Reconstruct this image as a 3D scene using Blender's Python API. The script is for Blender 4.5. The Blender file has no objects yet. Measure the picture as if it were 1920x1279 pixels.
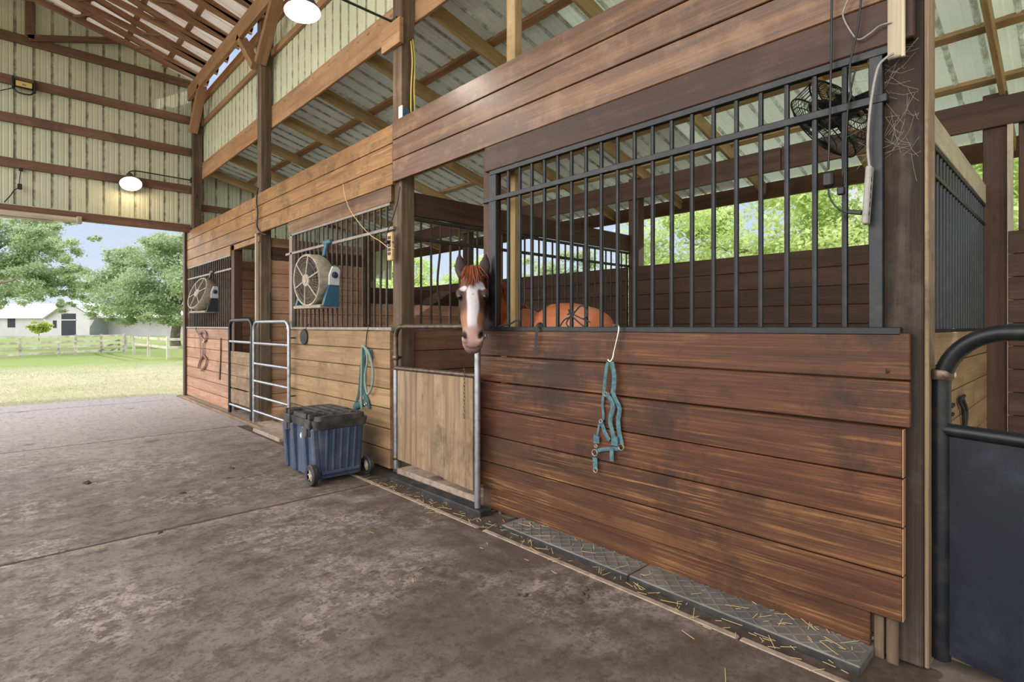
import bpy, math, random
import numpy as np
from mathutils import Vector, Matrix
random.seed(7); RN = np.random.default_rng(11)
sc = bpy.context.scene; COL = sc.collection
PI = math.pi
# ------------------------------------------------------------------ camera
H = 1.34
cam_d = bpy.data.cameras.new('camera'); cam = bpy.data.objects.new('camera', cam_d); COL.objects.link(cam)
sc.camera = cam
FP, V0, UX = 1015.0, 612.0, 5.0
nn = math.hypot(960 - UX, FP); S_, C_ = (960 - UX) / nn, FP / nn
cam_d.sensor_width = 36.0; cam_d.lens = 36.0 * FP / 1920
cam_d.shift_y = -(639.5 - V0) / 1920
cam_d.clip_start = 0.05; cam_d.clip_end = 600
cam.location = (0, 0, H)
cam.rotation_euler = (PI / 2, 0, -math.atan2(S_, C_))
def place(u, F):                     # ground point seen in column u at depth F
    R = (u - 960) / FP * F
    return (C_ * R + S_ * F, -S_ * R + C_ * F)
# ------------------------------------------------------------------ colour and nodes
def L(r, g, b):
    def q(x):
        x /= 255.0
        return x / 12.92 if x <= 0.04045 else ((x + 0.055) / 1.055) ** 2.4
    return (q(r), q(g), q(b), 1.0)
def node(t, typ, ins=None, **pr):
    n = t.nodes.new(typ)
    for k, v in pr.items(): setattr(n, k, v)
    for k, v in (ins or {}).items():
        if isinstance(v, bpy.types.NodeSocket): t.links.new(v, n.inputs[k])
        else: n.inputs[k].default_value = v
    return n
def math_(t, op, a, b=0.0, clamp=False):
    return node(t, 'ShaderNodeMath', {0: a, 1: b}, operation=op, use_clamp=clamp).outputs[0]
def mix(t, f, a, b, blend='MIX'):
    return node(t, 'ShaderNodeMix', {0: f, 6: a, 7: b}, data_type='RGBA', blend_type=blend).outputs[2]
def ramp(t, f, st):
    n = node(t, 'ShaderNodeValToRGB', {0: f}); e = n.color_ramp.elements
    while len(e) < len(st): e.new(0.5)
    for i, (p, c) in enumerate(st):
        e[i].position = p; e[i].color = c if hasattr(c, '__len__') else (c, c, c, 1)
    return n.outputs[0]
def scale_(t, v, s):
    return node(t, 'ShaderNodeVectorMath', {0: v, 1: s}, operation='MULTIPLY').outputs[0]
def noise(t, v, s=1.0, d=4, r=0.55, dist=0.0):
    return node(t, 'ShaderNodeTexNoise', {'Vector': v, 'Scale': s, 'Detail': d, 'Roughness': r, 'Distortion': dist}).outputs[0]
def new_mat(name):
    m = bpy.data.materials.new(name); m.use_nodes = True; t = m.node_tree; t.nodes.clear()
    out = node(t, 'ShaderNodeOutputMaterial'); b = node(t, 'ShaderNodeBsdfPrincipled')
    t.links.new(b.outputs[0], out.inputs[0])
    return m, t, b, out
def setc(t, b, col=None, rough=None, metal=None, spec=None, bump=None, bs=0.2, bd=0.01):
    for k, v in (('Base Color', col), ('Roughness', rough), ('Metallic', metal), ('Specular IOR Level', spec)):
        if v is None: continue
        if isinstance(v, bpy.types.NodeSocket): t.links.new(v, b.inputs[k])
        else: b.inputs[k].default_value = v
    if bump is not None:
        n = node(t, 'ShaderNodeBump', {'Height': bump, 'Strength': bs, 'Distance': bd})
        t.links.new(n.outputs[0], b.inputs['Normal'])
def attr(t, n, vec=False):
    a = node(t, 'ShaderNodeAttribute', attribute_name=n)
    return a.outputs['Vector'] if vec else a.outputs['Fac']
def wpos(t): return node(t, 'ShaderNodeNewGeometry').outputs['Position']
def wood(name, dark, mid, light, dirt=None, da=0.0, dth=0.5, wear=None, wa=0.0, rough=0.6, var=0.2, bs=0.35, spec=0.3, dscale=1.6):
    m, t, b, _ = new_mat(name)
    g = attr(t, 'gc', True); r = attr(t, 'rnd')
    n1 = noise(t, scale_(t, g, (0.7, 13, 13)), 1, 7, 0.62, 0.35)
    n2 = noise(t, scale_(t, g, (2.2, 150, 150)), 1, 4, 0.65)
    f = math_(t, 'ADD', math_(t, 'MULTIPLY', n1, 0.68), math_(t, 'MULTIPLY', n2, 0.32))
    c = ramp(t, f, [(0.33, dark), (0.5, mid), (0.68, light)])
    k = node(t, 'ShaderNodeTexVoronoi', {'Vector': scale_(t, g, (1.7, 5.5, 5.5)), 'Scale': 1.0}, feature='F1').outputs['Distance']
    c = mix(t, ramp(t, k, [(0.03, 0.75), (0.11, 0.0)]), c, dark)
    v = math_(t, 'ADD', 1.0 - var, math_(t, 'MULTIPLY', r, 2 * var))
    c = mix(t, 1.0, c, node(t, 'ShaderNodeCombineColor', {0: v, 1: v, 2: v}).outputs[0], 'MULTIPLY')
    p = wpos(t)
    if wear:
        w1 = noise(t, scale_(t, g, (1.6, 60, 60)), 1, 5, 0.7)
        w2 = noise(t, p, 1.4, 3, 0.5)
        w = math_(t, 'MULTIPLY', ramp(t, w1, [(0.52, 0.0), (0.66, 1.0)]), ramp(t, w2, [(0.42, 0.0), (0.62, 1.0)]))
        c = mix(t, math_(t, 'MULTIPLY', w, wa), c, wear)
    if dirt:
        d1 = math_(t, 'ADD', noise(t, p, dscale, 9, 0.74, 0.1), math_(t, 'MULTIPLY', math_(t, 'SUBTRACT', n1, 0.5), 0.45))
        c = mix(t, math_(t, 'MULTIPLY', ramp(t, d1, [(dth - 0.05, 0.0), (dth + 0.09, 1.0)]), da), c, dirt)
    rg = math_(t, 'ADD', rough - 0.12, math_(t, 'MULTIPLY', n1, 0.24))
    setc(t, b, c, rg, spec=spec, bump=f, bs=bs, bd=0.006)
    return m
def plain(name, col, rough=0.5, metal=0.0, col2=None, sc_=8.0, th=0.5, amt=0.6, bs=0.0, spec=0.5, wd=0.1, det=6):
    m, t, b, _ = new_mat(name)
    c = col; h = None
    if col2:
        n = noise(t, wpos(t), sc_, det, 0.65)
        c = mix(t, math_(t, 'MULTIPLY', ramp(t, n, [(th - wd, 0.0), (th + wd, 1.0)]), amt), col, col2); h = n
    setc(t, b, c, rough, metal, spec, h if bs else None, bs, 0.004)
    return m
def emit(name, col, s):
    m, t, b, o = new_mat(name)
    b.inputs['Base Color'].default_value = col
    b.inputs['Emission Color'].default_value = col; b.inputs['Emission Strength'].default_value = s
    return m
M = {}
M['red'] = wood('stained_red_boards', L(40, 22, 15), L(70, 40, 25), L(102, 62, 39), L(30, 23, 19), 0.75, 0.54, L(150, 106, 66), 0.55, 0.5, 0.2)
M['redworn'] = wood('worn_red_boards', L(46, 28, 18), L(77, 48, 31), L(112, 74, 46), L(36, 27, 22), 0.75, 0.55, L(160, 116, 74), 0.9, 0.55, 0.12)
M['over'] = wood('overhead_boards', L(66, 41, 26), L(98, 64, 39), L(134, 94, 60), L(142, 112, 86), 0.45, 0.55, L(62, 38, 25), 0.7, 0.34, 0.12, spec=0.5, dscale=4.2)
M['overdark'] = wood('dark_overhead_board', L(40, 25, 19), L(58, 37, 28), L(78, 51, 39), L(104, 82, 68), 0.3, 0.57, None, 0, 0.45, 0.1)
M['overlit'] = wood('lamplit_overhead_boards', L(104, 72, 44), L(146, 106, 66), L(178, 138, 94), L(92, 64, 40), 0.7, 0.53, L(196, 160, 116), 0.5, 0.5, 0.1, dscale=3.4)  # gold of the warm lamplight put into the board colour
M['tan'] = wood('pale_tan_boards', L(108, 84, 60), L(142, 114, 83), L(170, 143, 108), L(88, 66, 46), 0.6, 0.57, None, 0, 0.65, 0.1)
M['orange'] = wood('orange_brown_boards', L(118, 86, 66), L(156, 118, 95), L(186, 150, 126), L(96, 70, 56), 0.55, 0.56, L(206, 178, 150), 0.5, 0.6, 0.14)
M['dusty'] = wood('sunlit_divider_boards', L(146, 104, 78), L(182, 142, 114), L(208, 174, 148), L(118, 82, 60), 0.5, 0.57, None, 0, 0.65, 0.1)  # paler tone stands in for the sun patch on these boards
M['dark'] = wood('dark_stained_boards', L(52, 37, 30), L(78, 56, 44), L(102, 76, 60), L(42, 32, 27), 0.4, 0.55, None, 0, 0.6, 0.12)
M['post'] = wood('weathered_posts', L(58, 46, 38), L(88, 72, 58), L(118, 100, 82), L(132, 112, 94), 0.45, 0.56, None, 0, 0.75, 0.1)
M['postd'] = wood('dusty_dark_post', L(34, 27, 24), L(50, 41, 36), L(68, 57, 50), L(98, 84, 76), 0.4, 0.56, None, 0, 0.8, 0.05)
M['pine'] = wood('new_pine', L(138, 110, 74), L(178, 150, 108), L(206, 182, 140), L(112, 88, 60), 0.5, 0.55, None, 0, 0.65, 0.1)
M['beam'] = wood('pine_beam', L(122, 88, 60), L(162, 124, 90), L(188, 152, 116), L(132, 98, 76), 0.5, 0.54, None, 0, 0.65, 0.08)
M['girt'] = wood('girts', L(86, 62, 50), L(118, 88, 70), L(142, 110, 90), L(78, 58, 48), 0.5, 0.55, None, 0, 0.7, 0.1)
M['truss'] = wood('trusses', L(106, 76, 58), L(146, 108, 84), L(172, 136, 110), L(160, 138, 120), 0.45, 0.55, None, 0, 0.7, 0.14)
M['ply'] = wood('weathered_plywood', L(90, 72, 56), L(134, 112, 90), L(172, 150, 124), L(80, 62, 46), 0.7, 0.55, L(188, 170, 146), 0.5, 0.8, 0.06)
M['white_wood'] = wood('whitewashed_boards', L(170, 168, 158), L(200, 198, 188), L(220, 218, 210), L(150, 142, 128), 0.4, 0.55, None, 0, 0.8, 0.06)
M['palewood'] = wood('pale_trim', L(150, 138, 116), L(182, 170, 148), L(206, 196, 176), L(130, 112, 88), 0.5, 0.55, None, 0, 0.7, 0.06)
M['black'] = plain('black_steel', L(24, 27, 32), 0.38, 0.3, L(58, 56, 54), 14, 0.6, 0.5)
M['bronze'] = plain('worn_grey_steel', L(112, 98, 86), 0.4, 0.75, L(70, 54, 44), 22, 0.52, 0.8)
M['galv'] = plain('galvanized_pipe', L(168, 172, 180), 0.32, 0.8, L(120, 116, 112), 16, 0.55, 0.6)
M['greybar'] = plain('dark_steel_bars', L(54, 48, 45), 0.45, 0.4, L(98, 86, 76), 18, 0.58, 0.4)
M['rail'] = plain('dusty_pale_rails', L(128, 120, 112), 0.5, 0.3, L(164, 152, 138), 18, 0.55, 0.5)
M['guard'] = plain('dusty_fan_guard', L(120, 111, 97), 0.6, 0.0, L(86, 78, 68), 25, 0.5, 0.6)
M['navy'] = plain('navy_rubber_panel', L(20, 23, 33), 0.5, 0.0, L(52, 55, 66), 3.5, 0.57, 0.5, det=9, spec=.3)
M['tub'] = plain('navy_plastic', L(58, 71, 94), 0.55, 0.0, L(104, 102, 104), 6, 0.56, 0.45)
M['tublid'] = plain('dusty_black_plastic', L(34, 36, 40), 0.6, 0.0, L(96, 88, 80), 9, 0.52, 0.55)
M['rubber'] = plain('black_rubber', L(34, 34, 36), 0.6, 0.0, L(74, 70, 66), 10, 0.56, 0.6, bs=0.2)
M['matgrey'] = plain('grey_tread_mat', L(92, 90, 87), 0.45, 0.0, L(126, 122, 117), 6, 0.55, 0.6)
M['fanw'] = plain('dusty_white_plastic', L(168, 158, 140), 0.6, 0.0, L(112, 102, 88), 25, 0.5, 0.6)
M['fanface'] = plain('pale_plastic', L(206, 208, 210), 0.45)
M['fanblue'] = plain('teal_blue_plastic', L(46, 92, 120), 0.5, 0.0, L(70, 100, 116), 12, 0.5, 0.5)
M['fanblk'] = plain('charcoal_plastic', L(54, 58, 62), 0.55)
M['dial'] = plain('dial_blue', L(48, 58, 82), 0.4)
M['teal'] = plain('teal_webbing', L(50, 84, 92), 0.75, 0.0, L(92, 122, 128), 40, 0.5, 0.6)
M['tealdark'] = plain('dark_teal_webbing', L(28, 74, 76), 0.75, 0.0, L(48, 96, 96), 40, 0.5, 0.6)
M['tealrope'] = plain('pale_teal_rope', L(126, 140, 130), 0.8, 0.0, L(92, 116, 110), 60, 0.5, 0.5)
M['leather'] = plain('brown_leather', L(96, 46, 28), 0.5)
M['blackp'] = plain('black_plastic', L(22, 22, 24), 0.5)
M['blackstrap'] = plain('black_strap', L(34, 34, 36), 0.7)
M['beige'] = plain('beige_plastic', L(196, 168, 124), 0.6, 0.0, L(150, 124, 90), 30, 0.55, 0.5)
M['greyp'] = plain('grey_white_plastic', L(150, 148, 144), 0.55, 0.0, L(110, 106, 100), 30, 0.55, 0.5)
M['whitep'] = plain('white_plastic', L(220, 220, 214), 0.5)
M['green'] = plain('dark_green_paint', L(34, 54, 46), 0.45, 0.3)
M['yellowcord'] = plain('yellow_cord', L(196, 176, 90), 0.7)
M['yellow'] = plain('work_light_yellow', L(214, 186, 110), 0.5)
M['shadem'] = plain('black_enamel', L(44, 42, 42), 0.4, 0.3, L(90, 86, 82), 12, 0.6, 0.4)
M['shadei'] = plain('white_enamel', L(235, 232, 225), 0.45)
M['bulbn'] = emit('bulb_white', (1.0, 0.95, 0.86, 1), 2.2)
M['bulbf'] = emit('bulb_warm', (1.0, 0.80, 0.54, 1), 2.0)
M['brass'] = plain('nickel', L(190, 186, 176), 0.3, 0.9)
M['whitebarn'] = plain('white_siding', L(190, 187, 190), 0.8, 0.0, L(172, 170, 174), 0.6, 0.5, 0.5)
M['whiteroof'] = plain('pale_roof', L(222, 224, 228), 0.7, 0.0, L(200, 204, 210), 0.3, 0.5, 0.5)
M['shadow_in'] = plain('barn_opening', L(52, 54, 62), 0.9)
M['fence'] = plain('weathered_white_fence', L(196, 190, 178), 0.85, 0.0, L(132, 120, 104), 2.0, 0.52, 0.7)
M['bark'] = plain('oak_bark', L(140, 124, 108), 0.9, 0.0, L(96, 82, 70), 6, 0.5, 0.7, bs=0.6)
M['straw'] = plain('straw', L(196, 172, 118), 0.8)
M['web'] = plain('cobweb', L(150, 138, 126), 0.9)
def ribbed(name, c1, c2, stain, rough, metal, axis='y', s2=6, tr=0):
    m, t, b, o = new_mat(name)
    p = wpos(t)
    n = noise(t, p, 1.2, 6, 0.6); c = mix(t, ramp(t, n, [(0.35, 0.0), (0.68, 1.0)]), c1, c2)
    s = noise(t, p, s2 * 9, 3, 0.7); q = noise(t, p, 2.2, 4, 0.6)
    f = math_(t, 'MULTIPLY', ramp(t, s, [(0.58, 0.0), (0.66, 0.7)]), ramp(t, q, [(0.46, 0.0), (0.64, 1.0)]))
    g = attr(t, 'rnd')               # 1 along the overlapping ribs, which are drawn darker
    f = math_(t, 'MAXIMUM', f, math_(t, 'MULTIPLY', g, ramp(t, noise(t, p, 9, 5, 0.7), [(0.4, 0.15), (0.6, 1.0)])))
    c = mix(t, math_(t, 'MULTIPLY', f, 0.7), c, stain)
    setc(t, b, c, rough, metal, 0.4)
    if tr:                           # translucence given to the sheets to brighten the ceiling
        tl = node(t, 'ShaderNodeBsdfTranslucent', {0: c}); mx = node(t, 'ShaderNodeMixShader', {0: tr, 1: b.outputs[0], 2: tl.outputs[0]})
        t.links.new(mx.outputs[0], o.inputs[0])
    return m
M['cream'] = ribbed('cream_metal_siding', L(206, 208, 182), L(192, 196, 170), L(84, 76, 56), 0.5, 0.0)
M['roofw'] = ribbed('white_roof_sheet', L(244, 234, 222), L(236, 222, 208), L(214, 196, 178), 0.6, 0.0, tr=.16)
M['galvroof'] = ribbed('galvalume_roof_sheet', L(232, 238, 228), L(210, 216, 206), L(80, 76, 70), 0.4, 0.2, tr=.04)
M['paleroof'] = ribbed('pale_green_roof_sheet', L(236, 246, 224), L(224, 236, 210), L(110, 112, 90), 0.5, 0.0, tr=.15)
def floor_mat():
    m, t, b, _ = new_mat('stained_concrete'); p = wpos(t)
    e = node(t, 'ShaderNodeSeparateXYZ', {0: p}); X, Y = e.outputs[0], e.outputs[1]
    def mrange(v, a0, a1, b0, b1): return node(t, 'ShaderNodeMapRange', {0: v, 1: a0, 2: a1, 3: b0, 4: b1}).outputs[0]
    n1 = noise(t, p, 0.8, 10, 0.68); n2 = noise(t, p, 5.0, 10, 0.78); n3 = noise(t, p, 48, 5, 0.75); n4 = noise(t, p, 16, 8, 0.8)
    c = ramp(t, n1, [(0.34, L(98, 89, 83)), (0.5, L(120, 111, 106)), (0.66, L(138, 130, 126))])
    daylit = mrange(Y, 5.5, 10.5, 0.0, 1.0)          # daylight from the doorway painted into the concrete
    c = mix(t, math_(t, 'MULTIPLY', daylit, 0.9), c, L(190, 182, 180))
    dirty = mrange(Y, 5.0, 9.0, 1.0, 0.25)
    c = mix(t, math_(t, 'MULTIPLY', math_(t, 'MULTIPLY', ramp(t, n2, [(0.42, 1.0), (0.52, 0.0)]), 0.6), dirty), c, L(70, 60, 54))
    c = mix(t, math_(t, 'MULTIPLY', ramp(t, n4, [(0.41, 1.0), (0.48, 0.0)]), 0.55), c, L(58, 50, 46))
    w = noise(t, p, 0.9, 4, 0.6)
    sp = math_(t, 'MULTIPLY', ramp(t, noise(t, p, 12, 10, 0.82), [(0.50, 0.0), (0.545, 1.0)]), ramp(t, w, [(0.47, 0.0), (0.57, 1.0)]))
    c = mix(t, math_(t, 'MULTIPLY', sp, 0.62), c, L(178, 164, 152))
    for yj in (4.17, 7.84):                 # worn pale arris along the near side of the joints
        band_ = math_(t, 'MULTIPLY', mrange(Y, yj - .15, yj - .02, 0.0, 1.0), mrange(Y, yj - .005, yj + .005, 1.0, 0.0))
        c = mix(t, math_(t, 'MULTIPLY', band_, ramp(t, n4, [(0.44, 0.05), (0.56, 0.6)])), c, L(172, 156, 140))
    mr = mrange(X, 0.7, 2.1, 0.0, 1.0)
    f = math_(t, 'MULTIPLY', math_(t, 'MULTIPLY', mr, mrange(Y, 4.5, 8.5, 1.0, 0.05)), ramp(t, noise(t, p, 2.4, 10, 0.7), [(0.38, 0.15), (0.56, 1.0)]))
    c = mix(t, math_(t, 'MULTIPLY', f, 0.8), c, L(72, 58, 49))
    c = mix(t, math_(t, 'MULTIPLY', ramp(t, noise(t, p, 1.9, 6, 0.6), [(0.62, 0.0), (0.70, 1.0)]), 0.7), c, L(66, 52, 44))
    c = mix(t, math_(t, 'MULTIPLY', ramp(t, n3, [(0.38, 1.0), (0.48, 0.0)]), 0.4), c, L(56, 48, 44))
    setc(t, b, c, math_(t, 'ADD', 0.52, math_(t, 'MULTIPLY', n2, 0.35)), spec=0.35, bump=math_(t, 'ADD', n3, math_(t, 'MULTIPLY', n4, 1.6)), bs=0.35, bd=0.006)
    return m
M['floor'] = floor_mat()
M['kerb'] = plain('pale_concrete_edge', L(150, 134, 120), 0.8, 0.0, L(100, 86, 76), 14, 0.55, 0.7, bs=0.2)
M['earth'] = plain('dark_earth', L(78, 64, 54), 0.95, 0.0, L(46, 38, 33), 11, 0.5, 0.8, bs=0.5)
M['dirt'] = plain('bounce_bedding', L(198, 186, 166), 0.95, 0.0, L(166, 150, 128), 9, 0.5, 0.7, bs=0.5)  # unseen bedding made pale to bounce light up to the roof
def grass_mat():
    m, t, b, _ = new_mat('dry_lawn'); p = wpos(t)
    n = noise(t, p, 0.5, 6, 0.6); n2 = noise(t, p, 9, 6, 0.75)
    c = ramp(t, n, [(0.32, L(190, 180, 154)), (0.5, L(184, 180, 148)), (0.68, L(164, 168, 124))])
    e = node(t, 'ShaderNodeSeparateXYZ', {0: p})
    far = node(t, 'ShaderNodeMapRange', {0: e.outputs[1], 1: 23.0, 2: 30.0, 3: 0.0, 4: 1.0}).outputs[0]
    c = mix(t, far, c, mix(t, n, L(146, 160, 100), L(132, 152, 88)))
    c = mix(t, math_(t, 'MULTIPLY', ramp(t, n2, [(0.4, 1.0), (0.6, 0.0)]), 0.35), c, L(120, 118, 74))
    setc(t, b, c, 0.95, spec=0.1, bump=n2, bs=0.5, bd=0.03)
    return m
M['lawn'] = grass_mat()
def leaf_mat(name, c1, c2, c3, tr=0.45):
    m, t, b, o = new_mat(name)
    r = attr(t, 'rnd'); c = ramp(t, r, [(0.0, c1), (0.5, c2), (1.0, c3)])
    setc(t, b, c, 0.6, spec=0.25)
    tl = node(t, 'ShaderNodeBsdfTranslucent', {0: c})
    mx = node(t, 'ShaderNodeMixShader', {0: tr, 1: b.outputs[0], 2: tl.outputs[0]})
    t.links.new(mx.outputs[0], o.inputs[0]); return m
M['oak'] = leaf_mat('oak_leaves', L(140, 160, 120), L(178, 194, 150), L(212, 222, 186), .5)
M['bright'] = leaf_mat('bright_leaves', L(168, 190, 112), L(206, 222, 150), L(230, 240, 184), .5)
M['blade'] = leaf_mat('grass_blades', L(202, 194, 168), L(194, 190, 158), L(168, 176, 128), 0.45)
M['lime'] = leaf_mat('lime_leaves', L(150, 170, 70), L(186, 198, 96), L(206, 214, 122))
# ------------------------------------------------------------------ mesh builder
class MB:
    def __init__(s): s.v = []; s.f = []; s.g = []; s.r = []; s.sm = []; s.mi = []
    def add(s, vs, fs, gc=None, rnd=None, smooth=False, mi=0):
        b = len(s.v); s.v.extend(tuple(p) for p in vs); s.f.extend(tuple(i + b for i in f) for f in fs)
        rnd = random.random() if rnd is None else rnd
        s.g.extend(gc if gc is not None else [tuple(p) for p in vs])
        s.r.extend([rnd] * len(vs) if not hasattr(rnd, '__len__') else rnd)
        s.sm.extend([smooth] * len(fs)); s.mi.extend([mi] * len(fs)); return s
    def box(s, c, d, R=None, ch=0.003, rnd=None, mi=0):
        hx, hy, hz = d[0] / 2, d[1] / 2, d[2] / 2
        ch = min(ch, hx * .45, hy * .45, hz * .45); vs = []; idx = {}
        for sx in (-1, 1):
            for sy in (-1, 1):
                for sz in (-1, 1):
                    for a in range(3):
                        p = [sx * hx, sy * hy, sz * hz]
                        for k in range(3):
                            if k != a: p[k] -= (sx, sy, sz)[k] * ch
                        idx[(sx, sy, sz, a)] = len(vs); vs.append(p)
        fs = []
        def q(*ks): return tuple(idx[k] for k in ks)
        for sx in (-1, 1):
            f = q((sx, -1, -1, 0), (sx, 1, -1, 0), (sx, 1, 1, 0), (sx, -1, 1, 0)); fs.append(f if sx > 0 else f[::-1])
            f = q((-1, sx, -1, 1), (-1, sx, 1, 1), (1, sx, 1, 1), (1, sx, -1, 1)); fs.append(f if sx > 0 else f[::-1])
            f = q((-1, -1, sx, 2), (1, -1, sx, 2), (1, 1, sx, 2), (-1, 1, sx, 2)); fs.append(f if sx > 0 else f[::-1])
        for a in (-1, 1):
            for b in (-1, 1):
                f = q((a, b, -1, 0), (a, b, -1, 1), (a, b, 1, 1), (a, b, 1, 0)); fs.append(f if a * b > 0 else f[::-1])
                f = q((a, -1, b, 0), (a, 1, b, 0), (a, 1, b, 2), (a, -1, b, 2)); fs.append(f if a * b > 0 else f[::-1])
                f = q((-1, a, b, 1), (-1, a, b, 2), (1, a, b, 2), (1, a, b, 1)); fs.append(f if a * b > 0 else f[::-1])
        for sx in (-1, 1):
            for sy in (-1, 1):
                for sz in (-1, 1):
                    f = q((sx, sy, sz, 0), (sx, sy, sz, 1), (sx, sy, sz, 2)); fs.append(f if sx * sy * sz > 0 else f[::-1])
        o = sorted(range(3), key=lambda k: -d[k]); rnd = random.random() if rnd is None else rnd
        q0 = random.random() * 50
        gc = [(p[o[0]] + q0, p[o[1]] + q0 * 1.7, p[o[2]] + q0 * .7) for p in vs]
        c = Vector(c)
        vs = [c + (R @ Vector(p) if R else Vector(p)) for p in vs]
        return s.add(vs, fs, gc, rnd, False, mi)
    def bx(s, x0, x1, y0, y1, z0, z1, ch=0.003, rnd=None, mi=0):
        return s.box(((x0 + x1) / 2, (y0 + y1) / 2, (z0 + z1) / 2), (abs(x1 - x0), abs(y1 - y0), abs(z1 - z0)), None, ch, rnd, mi)
    def beam(s, p0, p1, w, h, up=(0, 0, 1), ch=0.003, rnd=None, mi=0):
        p0, p1 = Vector(p0), Vector(p1); d = p1 - p0; x = d.normalized()
        y = Vector(up).cross(x).normalized(); z = x.cross(y)
        R = Matrix((x, y, z)).transposed()
        return s.box((p0 + p1) / 2, (d.length, w, h), R, ch, rnd, mi)
    def tube(s, pts, r, n=8, closed=False, mi=0, rnd=None, flat=None):
        P = [Vector(p) for p in pts]; m = len(P); vs = []; gc = []
        rr = r if hasattr(r, '__len__') else [r] * m
        T = []
        for i in range(m):
            a = P[(i - 1) % m] if (i or closed) else P[i]; b = P[(i + 1) % m] if (i < m - 1 or closed) else P[i]
            T.append((b - a).normalized())
        u = T[0].orthogonal().normalized() if flat is None else (Vector(flat) - T[0] * Vector(flat).dot(T[0])).normalized()
        ln = 0
        for i in range(m):
            if i: ln += (P[i] - P[i - 1]).length
            u = (u - T[i] * u.dot(T[i])).normalized(); w = T[i].cross(u)
            fl = 1.0 if flat is None else 0.28
            for k in range(n):
                a = 2 * PI * k / n
                vs.append(P[i] + u * (math.cos(a) * rr[i]) + w * (math.sin(a) * rr[i] * fl))
                gc.append((ln, math.cos(a) * rr[i], math.sin(a) * rr[i]))
        fs = []
        for i in range(m if closed else m - 1):
            j = (i + 1) % m
            for k in range(n):
                l = (k + 1) % n; fs.append((i * n + k, i * n + l, j * n + l, j * n + k))
        if not closed:
            fs.append(tuple(range(n - 1, -1, -1))); fs.append(tuple((m - 1) * n + k for k in range(n)))
        return s.add(vs, fs, gc, rnd, True, mi)
    def lathe(s, prof, n=24, Mx=None, mi=0, rnd=None, ang=2 * PI, cap=True):
        vs = []; fs = []; m = len(prof)
        for r, z in prof:
            for k in range(n):
                a = ang * k / n; vs.append(Vector((r * math.cos(a), r * math.sin(a), z)))
        for i in range(m - 1):
            for k in range(n):
                l = (k + 1) % n; fs.append((i * n + k, i * n + l, (i + 1) * n + l, (i + 1) * n + k))
        if cap and prof[0][0] > 1e-5: fs.append(tuple(range(n - 1, -1, -1)))
        if cap and prof[-1][0] > 1e-5: fs.append(tuple((m - 1) * n + k for k in range(n)))
        if Mx: vs = [Mx @ v for v in vs]
        return s.add(vs, fs, None, rnd, True, mi)
    def prism(s, poly, a, b, fn, mi=0, rnd=None, smooth=False):   # poly in 2-D, extruded from a to b; fn(p, q, e) -> xyz
        n = len(poly); vs = [fn(p[0], p[1], a) for p in poly] + [fn(p[0], p[1], b) for p in poly]
        fs = [tuple(range(n))[::-1], tuple(range(n, 2 * n))] + [(i, (i + 1) % n, n + (i + 1) % n, n + i) for i in range(n)]
        return s.add(vs, fs, None, rnd, smooth, mi)
    def build(s, name, mats, parent=None, sharp=40):
        me = bpy.data.meshes.new(name); w = WL.get(parent.name, Vector()) if parent else Vector()
        me.from_pydata([(p[0] - w[0], p[1] - w[1], p[2] - w[2]) for p in s.v], [], s.f)
        for m in (mats if isinstance(mats, (list, tuple)) else [mats]): me.materials.append(M[m] if isinstance(m, str) else m)
        me.polygons.foreach_set('use_smooth', s.sm); me.polygons.foreach_set('material_index', s.mi)
        a = me.attributes.new('gc', 'FLOAT_VECTOR', 'POINT'); a.data.foreach_set('vector', np.array(s.g, dtype=np.float32).ravel())
        a = me.attributes.new('rnd', 'FLOAT', 'POINT'); a.data.foreach_set('value', np.array(s.r, dtype=np.float32))
        me.update()
        if any(s.sm): me.set_sharp_from_angle(angle=math.radians(sharp))
        return link(name, me, parent)
WL = {}
def link(name, me, parent=None):
    o = bpy.data.objects.new(name, me); COL.objects.link(o)
    if parent: o.parent = parent
    WL[o.name] = WL.get(parent.name, Vector()).copy() if parent else Vector()
    return o
def tag(o, label, cat, group=None, kind=None):
    if label: o['label'] = label
    if cat: o['category'] = cat
    if group: o['group'] = group
    if kind: o['kind'] = kind
    return o
def thing(name, label, cat, loc=(0, 0, 0), group=None):
    o = bpy.data.objects.new(name, None); COL.objects.link(o); o.location = loc; o.empty_display_size = 0.1
    WL[o.name] = Vector(loc); return tag(o, label, cat, group)
def struct(mb, name, mats, **k):
    o = mb.build(name, mats, **k); o['kind'] = 'structure'; return o
def dup(o, parent, off):
    c = o.copy(); COL.objects.link(c); c.parent = parent; c.location = Vector(o.location) + Vector(off)
    WL[c.name] = WL[o.name].copy(); return c
def arc(c, r, a0, a1, n, fn):
    return [fn(c[0] + r * math.cos(a0 + (a1 - a0) * i / n), c[1] + r * math.sin(a0 + (a1 - a0) * i / n)) for i in range(n + 1)]
def smooth_path(P, n=6):
    P = [Vector(p) for p in P]; out = []
    for i in range(len(P) - 1):
        a = P[max(i - 1, 0)]; b = P[i]; c = P[i + 1]; d = P[min(i + 2, len(P) - 1)]
        for k in range(n):
            t = k / n
            out.append(0.5 * ((2 * b) + (c - a) * t + (2 * a - 5 * b + 4 * c - d) * t * t + (3 * b - a - 3 * c + d) * t ** 3))
    out.append(P[-1]); return out
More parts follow.
